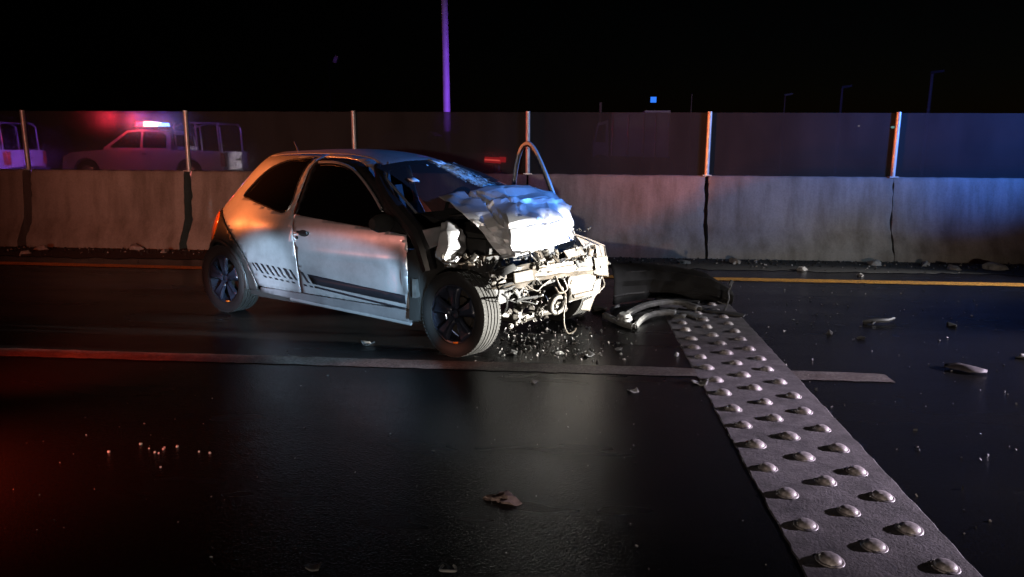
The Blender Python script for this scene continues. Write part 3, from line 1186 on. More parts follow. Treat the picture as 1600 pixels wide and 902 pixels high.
# ------------------------------------------------------------------ crumpled hood
def bez_grid(ctrl, nu, nv, crumple, seed, creases=(), soft=.3):
    """Catmull-Rom surface through rows of points, then crushed by ridged noise"""
    A = np.array([[tuple(p) for p in r] for r in ctrl])
    nr, nc, _ = A.shape

    def cr(P, t):
        n = len(P)
        i = min(int(t), n - 2)
        f = t - i
        p0, p1, p2, p3 = P[max(i - 1, 0)], P[i], P[i + 1], P[min(i + 2, n - 1)]
        c = 0.5 * (2 * p1 + (p2 - p0) * f + (2 * p0 - 5 * p1 + 4 * p2 - p3) * f * f + (3 * p1 - p0 - 3 * p2 + p3) * f**3)
        return c * soft + (p1 * (1 - f) + p2 * f) * (1 - soft)
    rows = []
    for a in np.linspace(0, nr - 1, nu):
        R1 = np.array([cr(A[:, j], a) for j in range(nc)])
        rows.append([cr(R1, b) for b in np.linspace(0, nc - 1, nv)])
    G = np.array(rows)
    du = np.gradient(G, axis=0)
    dv = np.gradient(G, axis=1)
    N = np.cross(du, dv)
    N /= (np.linalg.norm(N, axis=2, keepdims=True) + 1e-9)
    for i in range(nu):
        for j in range(nv):
            p = Vector(G[i, j])
            r1 = 1 - 2 * abs(noise.noise(Vector((p.x * 3.2 + p.z * 2, p.y * 2.4, seed))))
            r2 = 1 - 2 * abs(noise.noise(p * 9.0 + Vector((0, seed, 3))))
            G[i, j] += N[i, j] * crumple * (r1 + .38 * r2)
            for (u0, v0, u1, v1, wd, dp) in creases:
                u, v = i / (nu - 1), j / (nv - 1)
                d = Vector((u1 - u0, v1 - v0))
                q = Vector((u - u0, v - v0))
                t = q.dot(d) / d.length_squared
                if -.1 < t < 1.1:
                    dist = abs(q.x * d.y - q.y * d.x) / d.length
                    G[i, j] += N[i, j] * dp * max(0, 1 - dist / wd)
    return [[Vector(p) for p in r] for r in G]


HC = [
    [(685, 308, 2.20), (715, 302, 2.28), (745, 297, 2.34), (775, 292, 2.38), (825, 291, 2.40), (863, 300, 2.38)],
    [(703, 318, 2.40), (733, 314, 2.44), (770, 310, 2.50), (800, 303, 2.50), (842, 300, 2.50), (873, 312, 2.45)],
    [(722, 334, 2.52), (750, 334, 2.57), (788, 327, 2.66), (818, 320, 2.64), (857, 316, 2.62), (886, 328, 2.55)],
    [(742, 352, 2.60), (764, 356, 2.64), (796, 350, 2.80), (832, 342, 2.78), (870, 334, 2.72), (897, 345, 2.58)],
    [(763, 377, 2.66), (779, 380, 2.70), (802, 384, 2.88), (838, 370, 2.88), (877, 358, 2.80), (898, 361, 2.60)],
    [(784, 402, 2.70), (795, 402, 2.74), (806, 398, 2.90), (842, 388, 2.90), (873, 378, 2.82), (894, 373, 2.60)],
]
ctrl = [[cf(*p) for p in r] for r in HC]


def facet(C, k, amp, seed):
    """splits the rows of points k times and knocks the new points in and out: flat facets with sharp folds between them"""
    Rf = random.Random(seed)
    A = [[Vector(p) for p in r] for r in C]
    nr, nc = (len(A) - 1) * k + 1, (len(A[0]) - 1) * k + 1
    out = []
    for i in range(nr):
        a, fa = min(i // k, len(A) - 2), i / k - min(i // k, len(A) - 2)
        row = []
        for j in range(nc):
            b, fb = min(j // k, len(A[0]) - 2), j / k - min(j // k, len(A[0]) - 2)
            p = A[a][b].lerp(A[a][b + 1], fb).lerp(A[a + 1][b].lerp(A[a + 1][b + 1], fb), fa)
            edge = i in (0, nr - 1) or j in (0, nc - 1)
            n = (A[a + 1][b] - A[a][b]).cross(A[a][b + 1] - A[a][b]).normalized()
            row.append(p + n * Rf.gauss(0, amp * (.4 if edge else 1)) + Vector((Rf.gauss(0, amp * .5), Rf.gauss(0, amp * .5), 0)) * (0 if edge else 1))
        out.append(row)
    return out


hood = MB().grid(bez_grid(facet(ctrl, 2, .015, 4), 61, 61, 0.003, 2.7, soft=.05, creases=[(.0, .30, 1, .36, .030, -.050), (.28, .36, .40, 1, .030, .028), (.62, .35, .72, 1, .030, -.026), (.1, .38, .6, .62, .022, -.022), (.55, .05, .75, .33, .03, .02), (.2, .5, .95, .8, .03, .012), (.05, .62, .5, .5, .025, -.014), (.45, .78, .98, .62, .02, .012)]))
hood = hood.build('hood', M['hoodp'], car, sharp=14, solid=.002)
# rolled lower edge and torn lining of the hood
mb = MB()
edge = [cf(*p) for p in [(784, 402, 2.71), (806, 399, 2.90), (842, 389, 2.90), (873, 380, 2.82), (894, 374, 2.61)]]
mb.tube([tuple(p) for p in smooth_poly(edge, False, 5)], .010, 6)
mb.build('hood_edge', M['hoodp'], hood)
# gap panel behind the hood: cowl
MB().grid([[Vector((2.30, y, .915)) for y in np.linspace(-.62, .66, 7)], [Vector((2.44, y, .93)) for y in np.linspace(-.62, .66, 7)]]).build('cowl', M['matte'], car, solid=.01)

# ------------------------------------------------------------------ torn right fender pieces
fpc = [
    [(690, 352, 2.40), (700, 346, 2.42), (712, 352, 2.46), (722, 360, 2.46)],
    [(688, 366, 2.46), (701, 362, 2.52), (716, 363, 2.54), (727, 370, 2.50)],
    [(686, 384, 2.46), (698, 384, 2.55), (714, 384, 2.56), (727, 388, 2.50)],
    [(682, 400, 2.44), (695, 404, 2.52), (708, 402, 2.52), (718, 402, 2.46)],
    [(694, 410, 2.44), (700, 416, 2.48), (708, 418, 2.48), (712, 414, 2.44)],
]
MB().grid(bez_grid(facet([[cf(*p) for p in r] for r in fpc], 2, .009, 2), 33, 25, .006, 9.1, soft=.1)).build('torn_fender', M['hoodp'], car, sharp=24, solid=.004)
fr2 = [
    [(640, 366, 2.06), (660, 360, 2.18), (680, 356, 2.30), (692, 354, 2.36)],
    [(648, 378, 2.10), (664, 374, 2.20), (680, 370, 2.32), (690, 370, 2.38)],
    [(660, 392, 2.14), (670, 390, 2.22), (680, 386, 2.32), (686, 384, 2.38)],
]
MB().grid(bez_grid([[cf(p[0], p[1], p[2]) for p in r] for r in fr2], 12, 12, .006, 4.4)).build('torn_fender', M['silver'], car, sharp=40, solid=.004)
# dark inner wheel house between door and wheel, engine bay floor
mb = MB()
mb.grid([[cf(x, y, d) for x, y, d in r] for r in [
    [(636, 395, 2.10), (655, 385, 2.18), (690, 395, 2.26), (720, 420, 2.35)],
    [(640, 440, 2.10), (655, 430, 2.18), (680, 440, 2.22), (720, 450, 2.30)],
    [(640, 500, 2.10), (655, 500, 2.14), (680, 510, 2.16), (720, 520, 2.2)]]])
mb.build('inner_wing', M['matte'], car, solid=.01)
mb = MB()
mb.box((0, 0, 0), (.03, .05, .13), rot(0, 0, .1))
mb.build('sill_bracket', M['grey_shard'], car, loc=cf(650, 450, 2.16))
MB().box((0, 0, 0), (.012, .02, .05), rot(.1, .2, 0)).build('indicator', M['amber'], door, loc=cf(639, 400, 2.095))
mb = MB()
mb.box((2.42, -.16, .55), (.40, .96, .46))
mb.box((2.38, -.16, .80), (.36, .86, .08), rot(.05, .1, .1))
mb.tube([(2.4, -.5, .88), (2.6, -.42, .84), (2.74, -.2, .80)], .03, 8)
mb.build('engine_bay', M['matte'], car, sharp=30)

# ------------------------------------------------------------------ bared front: beam, radiator, engine parts
def sheet(name, pts, mat, parent, seed, crumple=.008, n=9, thick=.004):
    """crumpled sheet through a quad of car points (a, b, c, d round the outline)"""
    a, b, c, d = [Vector(p) for p in pts]
    ctrl = [[a.lerp(b, t) for t in (0, .33, .66, 1)], [a.lerp(d, .5).lerp(b.lerp(c, .5), t) for t in (0, .33, .66, 1)], [d.lerp(c, t) for t in (0, .33, .66, 1)]]
    return MB().grid(bez_grid(ctrl, n, n, crumple, seed)).build(name, mat, parent, sharp=40, solid=thick)


# bumper beam: pressed channel with a raised centre rib and slots
beam_pts = [(765, 441, 2.86), (790, 436, 2.88), (815, 431, 2.90), (845, 425, 2.91), (880, 421, 2.92), (915, 417, 2.92), (948, 414, 2.90)]
bp = [cf(*p) for p in beam_pts]
hh = [.062, .064, .066, .055, .050, .058, .060]
sec = [(-.03, -1), (.004, -1), (.016, -.62), (.006, -.45), (.006, -.05), (.016, .08), (.016, .42), (.006, .55), (.004, 1), (-.03, 1)]
rows = []
for p, h in zip(smooth_poly(bp, False, 6), np.interp(np.linspace(0, 6, 37), range(7), hh)):
    wob = .022 * noise.noise(Vector((p[1] * 5, 0, 3))) + .010 * noise.noise(Vector((p[1] * 16, 2, 3)))
    rows.append([(p[0] + a + wob + .012 * noise.noise(Vector((p[1] * 12, b * 1.5, 9))), p[1], p[2] + wob * .7 + b * h * (1 + .35 * noise.noise(Vector((p[1] * 7, b, 5))))) for a, b in sec])
MB().grid(rows).build('bumper_beam', M['bare'], car, sharp=30, solid=-.004)
bl, br_ = bp[0], bp[-1]
for (px, py, w, h) in [(785, 437, .050, .020), (811, 432, .022, .024), (846, 424, .026, .012), (862, 421, .026, .012), (873, 420, .024, .010)]:
    p = cf(px, py, 2.925)
    mb = MB()
    mb.lathe([(0, 0), (0, 1.0)], 14, 'x')
    for v in mb.v: v.y *= w / 2; v.z *= h / 2
    mb.build('slot', M['matte'], car, loc=p, smooth=False)
# end bracket at the far end
sheet('beam_bracket', [cf(926, 402, 2.93), cf(947, 400, 2.94), cf(949, 432, 2.94), cf(930, 430, 2.93)], M['bare'], car, 3.3, .006)
MB().lathe([(0, 0), (0, .014)], 10, 'x').build('slot', M['matte'], car, loc=cf(943, 417, 2.965), smooth=False)
sheet('beam_bracket', [cf(800, 427, 2.925), cf(833, 420, 2.935), cf(835, 438, 2.935), cf(802, 444, 2.925)], M['bare'], car, 5.1, .006)
# radiator core in its frame
ra, rb_, rc_, rd_ = cf(884, 432, 2.86), cf(922, 426, 2.87), cf(929, 452, 2.88), cf(888, 462, 2.88)
rad_o = sheet('radiator', [ra, rb_, rc_, rd_], M['radiator'], car, 8.2, .003, 12, .03)
mb = MB()
for a, b in ((ra, rb_), (rb_, rc_), (rc_, rd_), (rd_, ra)):
    d = (b - a)
    mb.tube([a - d * .05 + Vector((.02, 0, 0)), b + d * .05 + Vector((.02, 0, 0))], .014, 6)
mb.tube([rd_ + Vector((.03, 0, -.01)), rc_ + Vector((.03, 0, -.01))], .022, 8)
mb.build('radiator_frame', M['bare'], rad_o)
mb = MB()
for i in range(22):
    t = (i + .5) / 22
    p, q = ra.lerp(rb_, t), rd_.lerp(rc_, t)
    mb.tube([p + Vector((.008, 0, 0)), q + Vector((.008, 0, 0))], .0028, 4, False)
mb.build('fins', M['radiator'], rad_o)
sheet('radiator_tank', [cf(888, 463, 2.90), cf(931, 452, 2.90), cf(926, 462, 2.93), cf(886, 474, 2.93)], M['alu'], car, 2.2, .005)
sheet('side_bracket', [cf(928, 438, 2.90), cf(938, 434, 2.90), cf(936, 452, 2.92), cf(922, 475, 2.93)], M['alu'], car, 6.2, .006)
# horn disc and pulley ring
mb = MB()
mb.lathe([(.0, .012), (.018, .018), (.022, .03), (.018, .042), (0, .046)], 20, 'x')
mb.lathe([(.022, .0), (.026, .010), (.018, .016)], 12, 'x')
mb.build('horn', M['bare'], car, loc=cf(889, 441, 2.92))
mb = MB()
mb.lathe([(-.02, .046), (.014, .046), (.020, .054), (.020, .066), (.014, .074), (-.02, .074)], 30, 'x', True)
mb.lathe([(-.015, .0), (.010, .008), (.012, .020), (-.01, .026)], 14, 'x')
for k in range(3):
    t = k * 2.1 + .4
    mb.box((-.005, .036 * math.cos(t), .036 * math.sin(t)), (.012, .034, .012), rot(t, 0, 0))
mb.build('pulley', M['alu'], car, loc=cf(870, 476, 2.90), rot=(0, .15, -.25))
# hanging wire
wire = smooth_poly([cf(*p) for p in [(878, 448, 2.94), (884, 470, 2.95), (881, 490, 2.95), (882, 510, 2.95), (888, 521, 2.94), (897, 518, 2.92), (900, 513, 2.90)]], False, 5)
MB().tube(wire, .0055, 6).build('hanging_wire', M['bare'], car)
for pts in ([(868, 432, 2.93), (876, 450, 2.96), (884, 462, 2.95), (880, 480, 2.94)], [(866, 446, 2.92), (874, 458, 2.96), (886, 452, 2.96), (880, 436, 2.94)],
            [(940, 432, 2.92), (944, 445, 2.93), (936, 455, 2.93), (928, 462, 2.92)], [(800, 420, 2.86), (830, 412, 2.90), (868, 408, 2.90), (905, 400, 2.88)],
            [(690, 408, 2.5), (720, 412, 2.6), (750, 402, 2.68), (778, 398, 2.74)], [(820, 445, 2.86), (838, 455, 2.90), (846, 448, 2.9), (862, 436, 2.9)]):
    MB().tube(smooth_poly([cf(*p) for p in pts], False, 5), .007, 6).build('hose', M['bare'] if pts[0][0] != 690 else M['rust'], car)
Rh = random.Random(91)
for k in range(18):
    x0, y0 = Rh.uniform(770, 925), Rh.uniform(398, 462)
    pts, d = [], 2.90 + Rh.uniform(-.06, .05)
    a = Rh.uniform(0, 2 * PI)
    for i in range(5):
        pts.append(cf(x0, y0 - (x0 - 850) * .12, d + Rh.uniform(-.03, .03)))
        a += Rh.uniform(-1.1, 1.1)
        x0 += math.cos(a) * 12
        y0 += abs(math.sin(a)) * 9 * Rh.choice((1, 1, -1))
    MB().tube(smooth_poly(pts, False, 4), Rh.uniform(.003, .008), 5).build('cable', M[Rh.choice(('matte', 'bare', 'oily', 'matte'))], car)
for k, q in enumerate([[(770, 425), (800, 412), (808, 420), (784, 432)], [(898, 408), (922, 402), (924, 412), (902, 418)]]):
    sheet('black_patch', [cf(x, y, 2.93 + .01 * k) for x, y in q], M['matte'], car, 4.4 + k, .010)  # black sheets put in as dark gaps between the bared parts
for k, q in enumerate([[(876, 392), (905, 384), (912, 398), (884, 404)], [(908, 470), (926, 462), (918, 486), (904, 484)]]):
    sheet('bent_plate', [cf(x, y, 2.92 + .015 * k) for x, y in q], M['bare'], car, 7.4 + k, .018)
# brown radiator support tilted outwards at the far corner, with thin edge bars
sheet('radiator_support', [cf(897, 368, 2.72), cf(942, 384, 2.78), cf(945, 402, 2.80), cf(922, 402, 2.80)], M['rust'], car, 1.2, .006)
MB().tube([cf(897, 366, 2.73), cf(920, 374, 2.78), cf(944, 384, 2.82), cf(947, 404, 2.84)], .006, 6).build('support_bar', M['rust'], car)
MB().tube([cf(922, 380, 2.80), cf(930, 395, 2.83), cf(929, 406, 2.84)], .005, 6).build('support_bar', M['rust'], car)
sheet('black_patch', [cf(907, 388, 2.80), cf(920, 378, 2.82), cf(928, 402, 2.84), cf(916, 402, 2.84)], M['matte'], car, 1.9, .006)
MB().tube([cf(895, 360, 2.62), cf(899, 380, 2.70), cf(897, 395, 2.76)], .006, 6).build('support_bar', M['bare'], car)


def shards(name, n, box, depth, seed, mats, size, stretch=2.2):
    """broken brackets, lugs and clips scattered over a patch of the bared front"""
    Rs = random.Random(seed)
    for k in range(n):
        px, py = Rs.uniform(box[0], box[2]), Rs.uniform(box[1], box[3])
        py += (px - (box[0] + box[2]) / 2) * box[4]
        c = cf(px, py, depth + Rs.uniform(-.05, .05))
        s = Rs.uniform(*size)
        mb = MB()
        kind = Rs.random()
        Rm = rrot(Rs)
        if kind < .35:
            mb.box((0, 0, 0), (s * Rs.uniform(1, stretch), s, s * .25), Rm)
            mb.box(Rm @ Vector((s * .5, 0, s * .35)), (s * .25, s, s * .8), Rm)
        elif kind < .6:
            a = Rm @ Vector((s * 1.2, 0, 0))
            mb.tube([-a, Rm @ Vector((0, s * .4, s * .2)), a], s * .22, 6)
            mb.lathe([(0, s * .25), (s * .3, s * .5), (s * .3, s * .3)], 10, 'x')
        elif kind < .8:
            mb.lathe([(-s * .4, s * .25), (-s * .35, s * .6), (0, s * .62), (s * .1, s * .4), (s * .4, s * .35), (s * .42, 0)], 12)
            for v in mb.v: v.xyz = Rm @ v
        else:
            G = [[Rm @ Vector((s * a, s * b * .8, s * .35 * noise.noise(Vector((a * 2 + k, b * 2, seed))))) for a in (-1.1, -.5, 0, .5, 1.1)] for b in (-1, -.4, .3, 1)]
            mb.grid(G)
        mb.build(name, Rs.choice(mats), car, loc=c, sharp=30, solid=.003 if kind >= .8 else 0)


shards('bracket', 26, (722, 400, 775, 416, .05), 2.66, 1, [M['bare'], M['bare'], M['rust'], M['alu']], (.012, .028))
shards('bracket', 46, (832, 390, 930, 414, -.16), 2.92, 2, [M['bare'], M['bare'], M['alu'], M['rust'], M['oily'], M['matte']], (.016, .042))  # black pieces mixed in as dark gaps between the parts
shards('bracket', 14, (832, 408, 920, 420, -.08), 2.86, 3, [M['bare'], M['alu']], (.012, .026))
shards('engine_fitting', 44, (795, 468, 862, 506, -.25), 2.66, 4, [M['oily'], M['oily'], M['oily'], M['alu']], (.012, .036))
mb = MB()
mb.tube([cf(775, 492, 2.5), cf(815, 498, 2.6), cf(850, 486, 2.66), cf(890, 480, 2.6)], .035, 8)
mb.tube([cf(800, 460, 2.5), cf(812, 480, 2.6), cf(806, 505, 2.62)], .028, 8)
mb.tube([cf(840, 458, 2.5), cf(846, 475, 2.66), cf(838, 495, 2.66)], .03, 8)
mb.build('subframe', M['oily'], car)
shards('engine_fitting', 18, (808, 440, 868, 470, -.1), 2.72, 5, [M['oily'], M['bare'], M['rust']], (.012, .028))
shards('bracket', 10, (792, 440, 836, 456, -.1), 2.84, 6, [M['bare'], M['alu']], (.014, .026))
shards('engine_fitting', 16, (785, 398, 880, 412, -.12), 2.70, 7, [M['oily'], M['rust'], M['matte'], M['bare']], (.014, .03))
shards('bracket', 12, (690, 395, 735, 420, 0), 2.52, 12, [M['bare'], M['rust']], (.010, .022))
shards('bracket', 7, (928, 398, 948, 436, 0), 2.92, 14, [M['bare'], M['alu']], (.010, .02))
shards('bracket', 6, (900, 356, 922, 362, 0), 2.66, 15, [M['bare']], (.006, .014))

# ------------------------------------------------------------------ driver's door sprung open on the far side
dfr = [(803, 300, .95), (804, 280, .95), (809, 250, .95), (815, 232, .95), (822, 225, .95), (829, 226, .95), (837, 237, .95), (846, 256, .95), (856, 280, .95), (866, 308, .95)]
dp = [cs(*p) for p in dfr]
dmid = sum((p for p in dp), Vector()) / len(dp)
path = smooth_poly(dp, False, 5)
odoor = MB()
odoor.tube(path, .020, 8)
od = odoor.build('open_door', M['silver'], car)
mb = MB()
lo = [cs(803, 300, .95), cs(866, 308, .95)]
mb.grid([[lo[0].lerp(lo[1], t) for t in np.linspace(0, 1, 9)], [lo[0].lerp(lo[1], t) + Vector((0, .05, -.30)) for t in np.linspace(0, 1, 9)], [lo[0].lerp(lo[1], t) + Vector((0, .02, -.70)) for t in np.linspace(0, 1, 9)]])
mb.build('door_skin', M['silver'], od, solid=.03)
MB().tube(smooth_poly([p + (dmid - p) * .10 + Vector((0, -.012, 0)) for p in dp], False, 5), .010, 6).build('door_seal', M['black_paint'], od)

# ================================================================== debris
# bumper cover torn off and lying in front of the car
def world_path(pts):
    return [ground_at(px, py, 0) for px, py in pts]


bc0, bc1 = ground_at(955, 476), ground_at(1140, 474)
bumper = empty('torn_bumper', (bc0 + bc1) / 2, 0, 'long black bumper cover lying torn off between the car and the barrier', 'car bumper')
dirv = (bc1 - bc0)
perp = Vector((-dirv.y, dirv.x, 0)).normalized()
rows = []
for t in np.linspace(0, 1, 29):
    bow = math.sin(PI * t)
    c = bc0.lerp(bc1, t) + perp * (.10 + .30 * bow) - (bc0 + bc1) / 2
    endz = 1 - .35 * t - .25 * max(0, t - .85) / .15
    h = .34 * endz
    n1 = noise.noise(Vector((t * 6, 0, 0))) * .03
    secp = [(-.16, .012), (-.19, .09), (-.17, .16), (-.19, .22), (-.13, .30), (-.02, .34), (.07, .345), (.12, .30)]
    rows.append([c + perp * (a + n1 + .05 * noise.noise(Vector((t * 9, b * 9, 1))) + .02 * noise.noise(Vector((t * 23, b * 20, 4)))) + Vector((0, 0, b / .34 * h)) for a, b in secp])
MB().grid(rows).build('cover', M['matte'], bumper, sharp=40, solid=.006)
MB().tube([rows[i][1] + Vector((0, 0, 0)) for i in range(0, 29, 2)], .012, 6).build('lower_lip', M['plastic'], bumper)
MB().tube([rows[i][4] for i in range(3, 26, 2)], .008, 6).build('moulding', M['plastic'], bumper)


def thing_mesh(mb, name, mat, loc, label, cat, group=None, sharp=35, solid=0.0, rz=0.0):
    o = mb.build(name, mat, None, sharp=sharp, solid=solid, loc=loc)
    o.rotation_euler.z = rz
    return tag(o, label, cat, group)


# broken grille trim: two curved rails joined at a lamp-shaped end
base = ground_at(985, 505)
tr = empty('grille_trim', base, 0, 'broken grey plastic grille frame with curved rails lying across the stud strip', 'car trim')


def gp(px, py, z=0.0):
    return ground_at(px, py, z) - base


def band(name, pts, w, h, mat, parent, z=.02):
    """curved rail of box section lying on the ground"""
    P = [Vector(p) for p in smooth_poly([gp(x, y, zz) for x, y, zz in pts], False, 5)]
    rows = []
    for i, p in enumerate(P):
        d = (P[min(i + 1, len(P) - 1)] - P[max(i - 1, 0)]).normalized()
        s = Vector((-d.y, d.x, 0)).normalized()
        rows.append([p - s * w, p - s * w + Vector((0, 0, h)), p - s * w * .3 + Vector((0, 0, h * 1.3)), p + s * w + Vector((0, 0, h)), p + s * w])
    return MB().grid(rows).build(name, mat, parent, sharp=30, solid=.004)


band('rail', [(975, 496, .03), (992, 486, .05), (1012, 479, .06), (1040, 475, .05), (1068, 477, .04), (1092, 486, .02)], .030, .03, M['trim_plastic'], tr)
band('rail', [(992, 514, .0), (1000, 504, .01), (1012, 497, .02), (1028, 493, .02), (1055, 492, .02)], .016, .03, M['trim_plastic'], tr)
band('rail', [(945, 496, .01), (960, 503, .01), (976, 510, .01), (990, 514, .01)], .022, .03, M['trim_plastic'], tr)
band('rail', [(985, 503, .0), (1010, 492, .0), (1040, 487, .0), (1075, 492, .0), (1098, 500, .0)], .045, .015, M['trim_plastic'], tr)
mb = MB()
mb.lathe([(0, .05), (.03, .075), (.06, .07), (.09, .045), (.09, .0)], 16, 'z')
for v in mb.v: v.x *= .9; v.y *= 1.3
mb.build('lamp_mount', M['trim_plastic'], tr, loc=gp(975, 507, .0))
for k, (x, y) in enumerate([(966, 499), (973, 494), (982, 498), (986, 508)]):
    MB().tube([gp(x, y, 0), gp(x + 1, y, .09)], [.009, .005], 6).build('clip', M['trim_plastic'], tr)

# wire standing up at the end of the torn bumper
b = ground_at(1131, 487)
up = [plane_at(px, py, b.y) - b for px, py in [(1131, 486), (1136, 476), (1139, 466), (1138, 456), (1142, 448), (1142, 442)]]
mb = MB().tube(smooth_poly(up, False, 4), .008, 6)
mb.tube([up[1], up[1] + Vector((-.08, .02, .02))], .005, 5)
mb.box(up[-1], (.03, .02, .045), rot(.2, .3, .4))
thing_mesh(mb, 'bent_wire', M['grey_shard'], b, 'thin bent wire standing upright at the end of the torn black bumper', 'wire')
b = ground_at(1087, 447)
thing_mesh(MB().box((0, 0, .09), (.022, .014, .17), rot(0, -.25, 0)), 'plastic_sliver', M['shard'], b, 'thin pale sliver standing on top edge of the black bumper by the yellow line', 'debris')
b = ground_at(1018, 426)
thing_mesh(MB().tube([(-.12, .03, .02), (0, 0, .06), (.06, -.03, .10), (.10, -.05, .02)], .014, 6), 'plastic_sliver', M['grey_shard'], b, 'crooked grey sliver behind the torn black bumper below the barrier', 'debris')

# long flat slats half buried under the bumper on the strip
for k, (p0, p1, lab) in enumerate([((1027, 468), (1092, 476), 'upper pale flat strip of trim lying along the bumper foot'), ((1075, 484), (1163, 497), 'lower pale flat strip of trim sticking out over the right edge of the stud strip')]):
    a, c = ground_at(*p0), ground_at(*p1)
    d = c - a
    mb = MB().box((d.length / 2, 0, .02), (d.length, .05, .012), rot(.2, 0, 0))
    mb.box((d.length * .2, .03, .025), (.10, .03, .02), rot(0, .2, .2))
    thing_mesh(mb, 'trim_strip', M['grey_shard'], a, lab, 'car trim', rz=math.atan2(d.y, d.x))


def lump(r, seed, sx=1, sy=1, sz=1, rough=.5, sub=2):
    bm = bmesh.new()
    bmesh.ops.create_icosphere(bm, subdivisions=sub, radius=1)
    mb = MB()
    for v in bm.verts:
        p = v.co.copy()
        k = 1 + rough * noise.noise(p * 1.6 + Vector((seed * 3.7, 0, 0))) + rough * .5 * noise.noise(p * 4 + Vector((0, seed, 0)))
        mb.v.append(Vector((p.x * r * sx * k, p.y * r * sy * k, max(-.25, p.z) * r * sz * k + r * sz * .22)))
    for f in bm.faces:
        mb.f.append([v.index for v in f.verts]); mb.m.append(0)
    bm.free()
    return mb


def flake(s, seed, curl=.3, asp=1.0):
    G = [[Vector((s * a * asp * (1 + .4 * noise.noise(Vector((b * 2, seed, 0)))), s * b * (1 + .4 * noise.noise(Vector((a * 2, 0, seed)))),
                  s * curl * (a * a + .6 * b * a) + s * .12 * noise.noise(Vector((a * 2, b * 2, seed * 2))) + .012)) for a in np.linspace(-1, 1, 6)] for b in np.linspace(-1, 1, 5)]
    z0 = min(p.z for r in G for p in r)
    for r in G:
        for p in r: p.z -= z0 - .002
    return MB().grid(G)


# shard of bodywork on the right, twig-like strip beside it
b = ground_at(1508, 580)
mb = MB()
G = []
for i, u in enumerate(np.linspace(0, 1, 9)):
    w = .062 * math.sin(PI * min(1, .12 + u * .80)) ** .7
    G.append([Vector((-.115 + .23 * u, w * v + .012 * math.sin(u * 7), .012 + .026 * (1 - v * v) * math.sin(PI * (.1 + .8 * u)) + .006 * noise.noise(Vector((u * 6, v * 3, 2))))) for v in np.linspace(-1, 1, 8)])
mb.grid(G)
thing_mesh(mb, 'body_shard', M['pink_shard'], b, 'large curled pinkish shard lying alone at the right beyond the white line end', 'debris', solid=.006, rz=-.55)
b = ground_at(1375, 506)
mb = MB().tube([(-.14, -.02, .015), (-.05, -.03, .03), (.06, 0, .03), (.13, .06, .035), (.15, .11, .02)], [.018, .02, .016, .012, .006], 6)
mb.tube([(-.05, -.03, .03), (-.09, -.07, .012)], [.014, .006], 5)
thing_mesh(mb, 'trim_scrap', M['grey_shard'], b, 'forked grey strip of trim lying between the yellow line and the pinkish shard', 'debris')
# clod in the near lane
b = ground_at(778, 780)
mb = MB()
for k in range(9):
    Rk = random.Random(k)
    q = lump(Rk.uniform(.014, .028), k, 1.3, 1, .6, 1.3)
    off = Vector((Rk.uniform(-.042, .042), Rk.uniform(-.022, .022), 0))
    mb.add([v + off for v in q.v], q.f)
thing_mesh(mb, 'mud_clod', M['rag'], b, 'brown crumbly clod lying alone in the near lane below the light patch', 'clod')
b = ground_at(700, 895)
mb = MB().tube([(.026 * math.cos(a), .022 * math.sin(a), .008 + .012 * abs(math.sin(a))) for a in np.linspace(2.3, 7.2, 12)], .0045, 6)
thing_mesh(mb, 'plastic_ring', M['shard'], b, 'small open white plastic ring at the bottom edge of the near lane', 'debris')
b = ground_at(490, 888)
thing_mesh(flake(.018, 6, .4, 1.2), 'dull_flake', M['grey_shard'], b, 'dull grey flake at the bottom edge left of the white plastic ring', 'debris', solid=.003)
# white chunk and others in front of the bared engine
named = [
    ((874, 554), .034, 'shard', 'bright white chunk on the dark road below the hanging wire'),
    ((800, 553), .030, 'grey_shard', 'pale broken bit just right of the front tyre foot'),
    ((828, 545), .026, 'grey_shard', 'pale crumb between the front tyre and the white chunk'),
    ((916, 556), .036, 'grey_shard', 'grey flat fragment right of the white chunk by the dirty white line'),
    ((835, 598), .022, 'shard', 'small white block on the road just below the dirty white line'),
    ((989, 612), .022, 'shard', 'small white block on the road left of the stud strip'),
    ((1057, 556), .024, 'shard', 'pale bit at the left edge of the stud strip above the white line'),
    ((1093, 600), .034, 'shard', 'blue-white chip on the left edge of the stud strip at the white line'),
    ((965, 548), .026, 'grey_shard', 'grey piece between the white chunk and the stud strip'),
    ((575, 539), .034, 'grey_shard', 'grey flake under the sill of the silver car left of the front tyre'),
    ((906, 494), .050, 'bare', 'bent pale metal piece on the road under the radiator'),
    ((935, 486), .060, 'bare', 'bright pale broken bracket on the road right of the radiator'),
    ((1345, 530), .030, 'grey_shard', 'pale flake left of the forked grey strip of trim'),
    ((1487, 510), .032, 'grey_shard', 'pale flake right of the forked grey strip of trim'),
    ((1295, 522), .030, 'grey_shard', 'dull flake near the right edge of the stud strip above the white line'),
    ((1597, 560), .030, 'shard', 'bluish chip at the right border of the picture beyond the pinkish shard'),
]
for k, ((px, py), s, mat, lab) in enumerate(named):
    b = ground_at(px, py)
    mb = lump(s * .8, k + 30, 1.5, .8, .8, 1.5, 1) if k % 2 == 0 else flake(s, k + 5, .45, 1.3)
    thing_mesh(mb, 'broken_bit', M[mat], b, lab, 'debris', sharp=25, solid=.004 if k % 2 else 0, rz=k * 1.3)
Rj = random.Random(19)
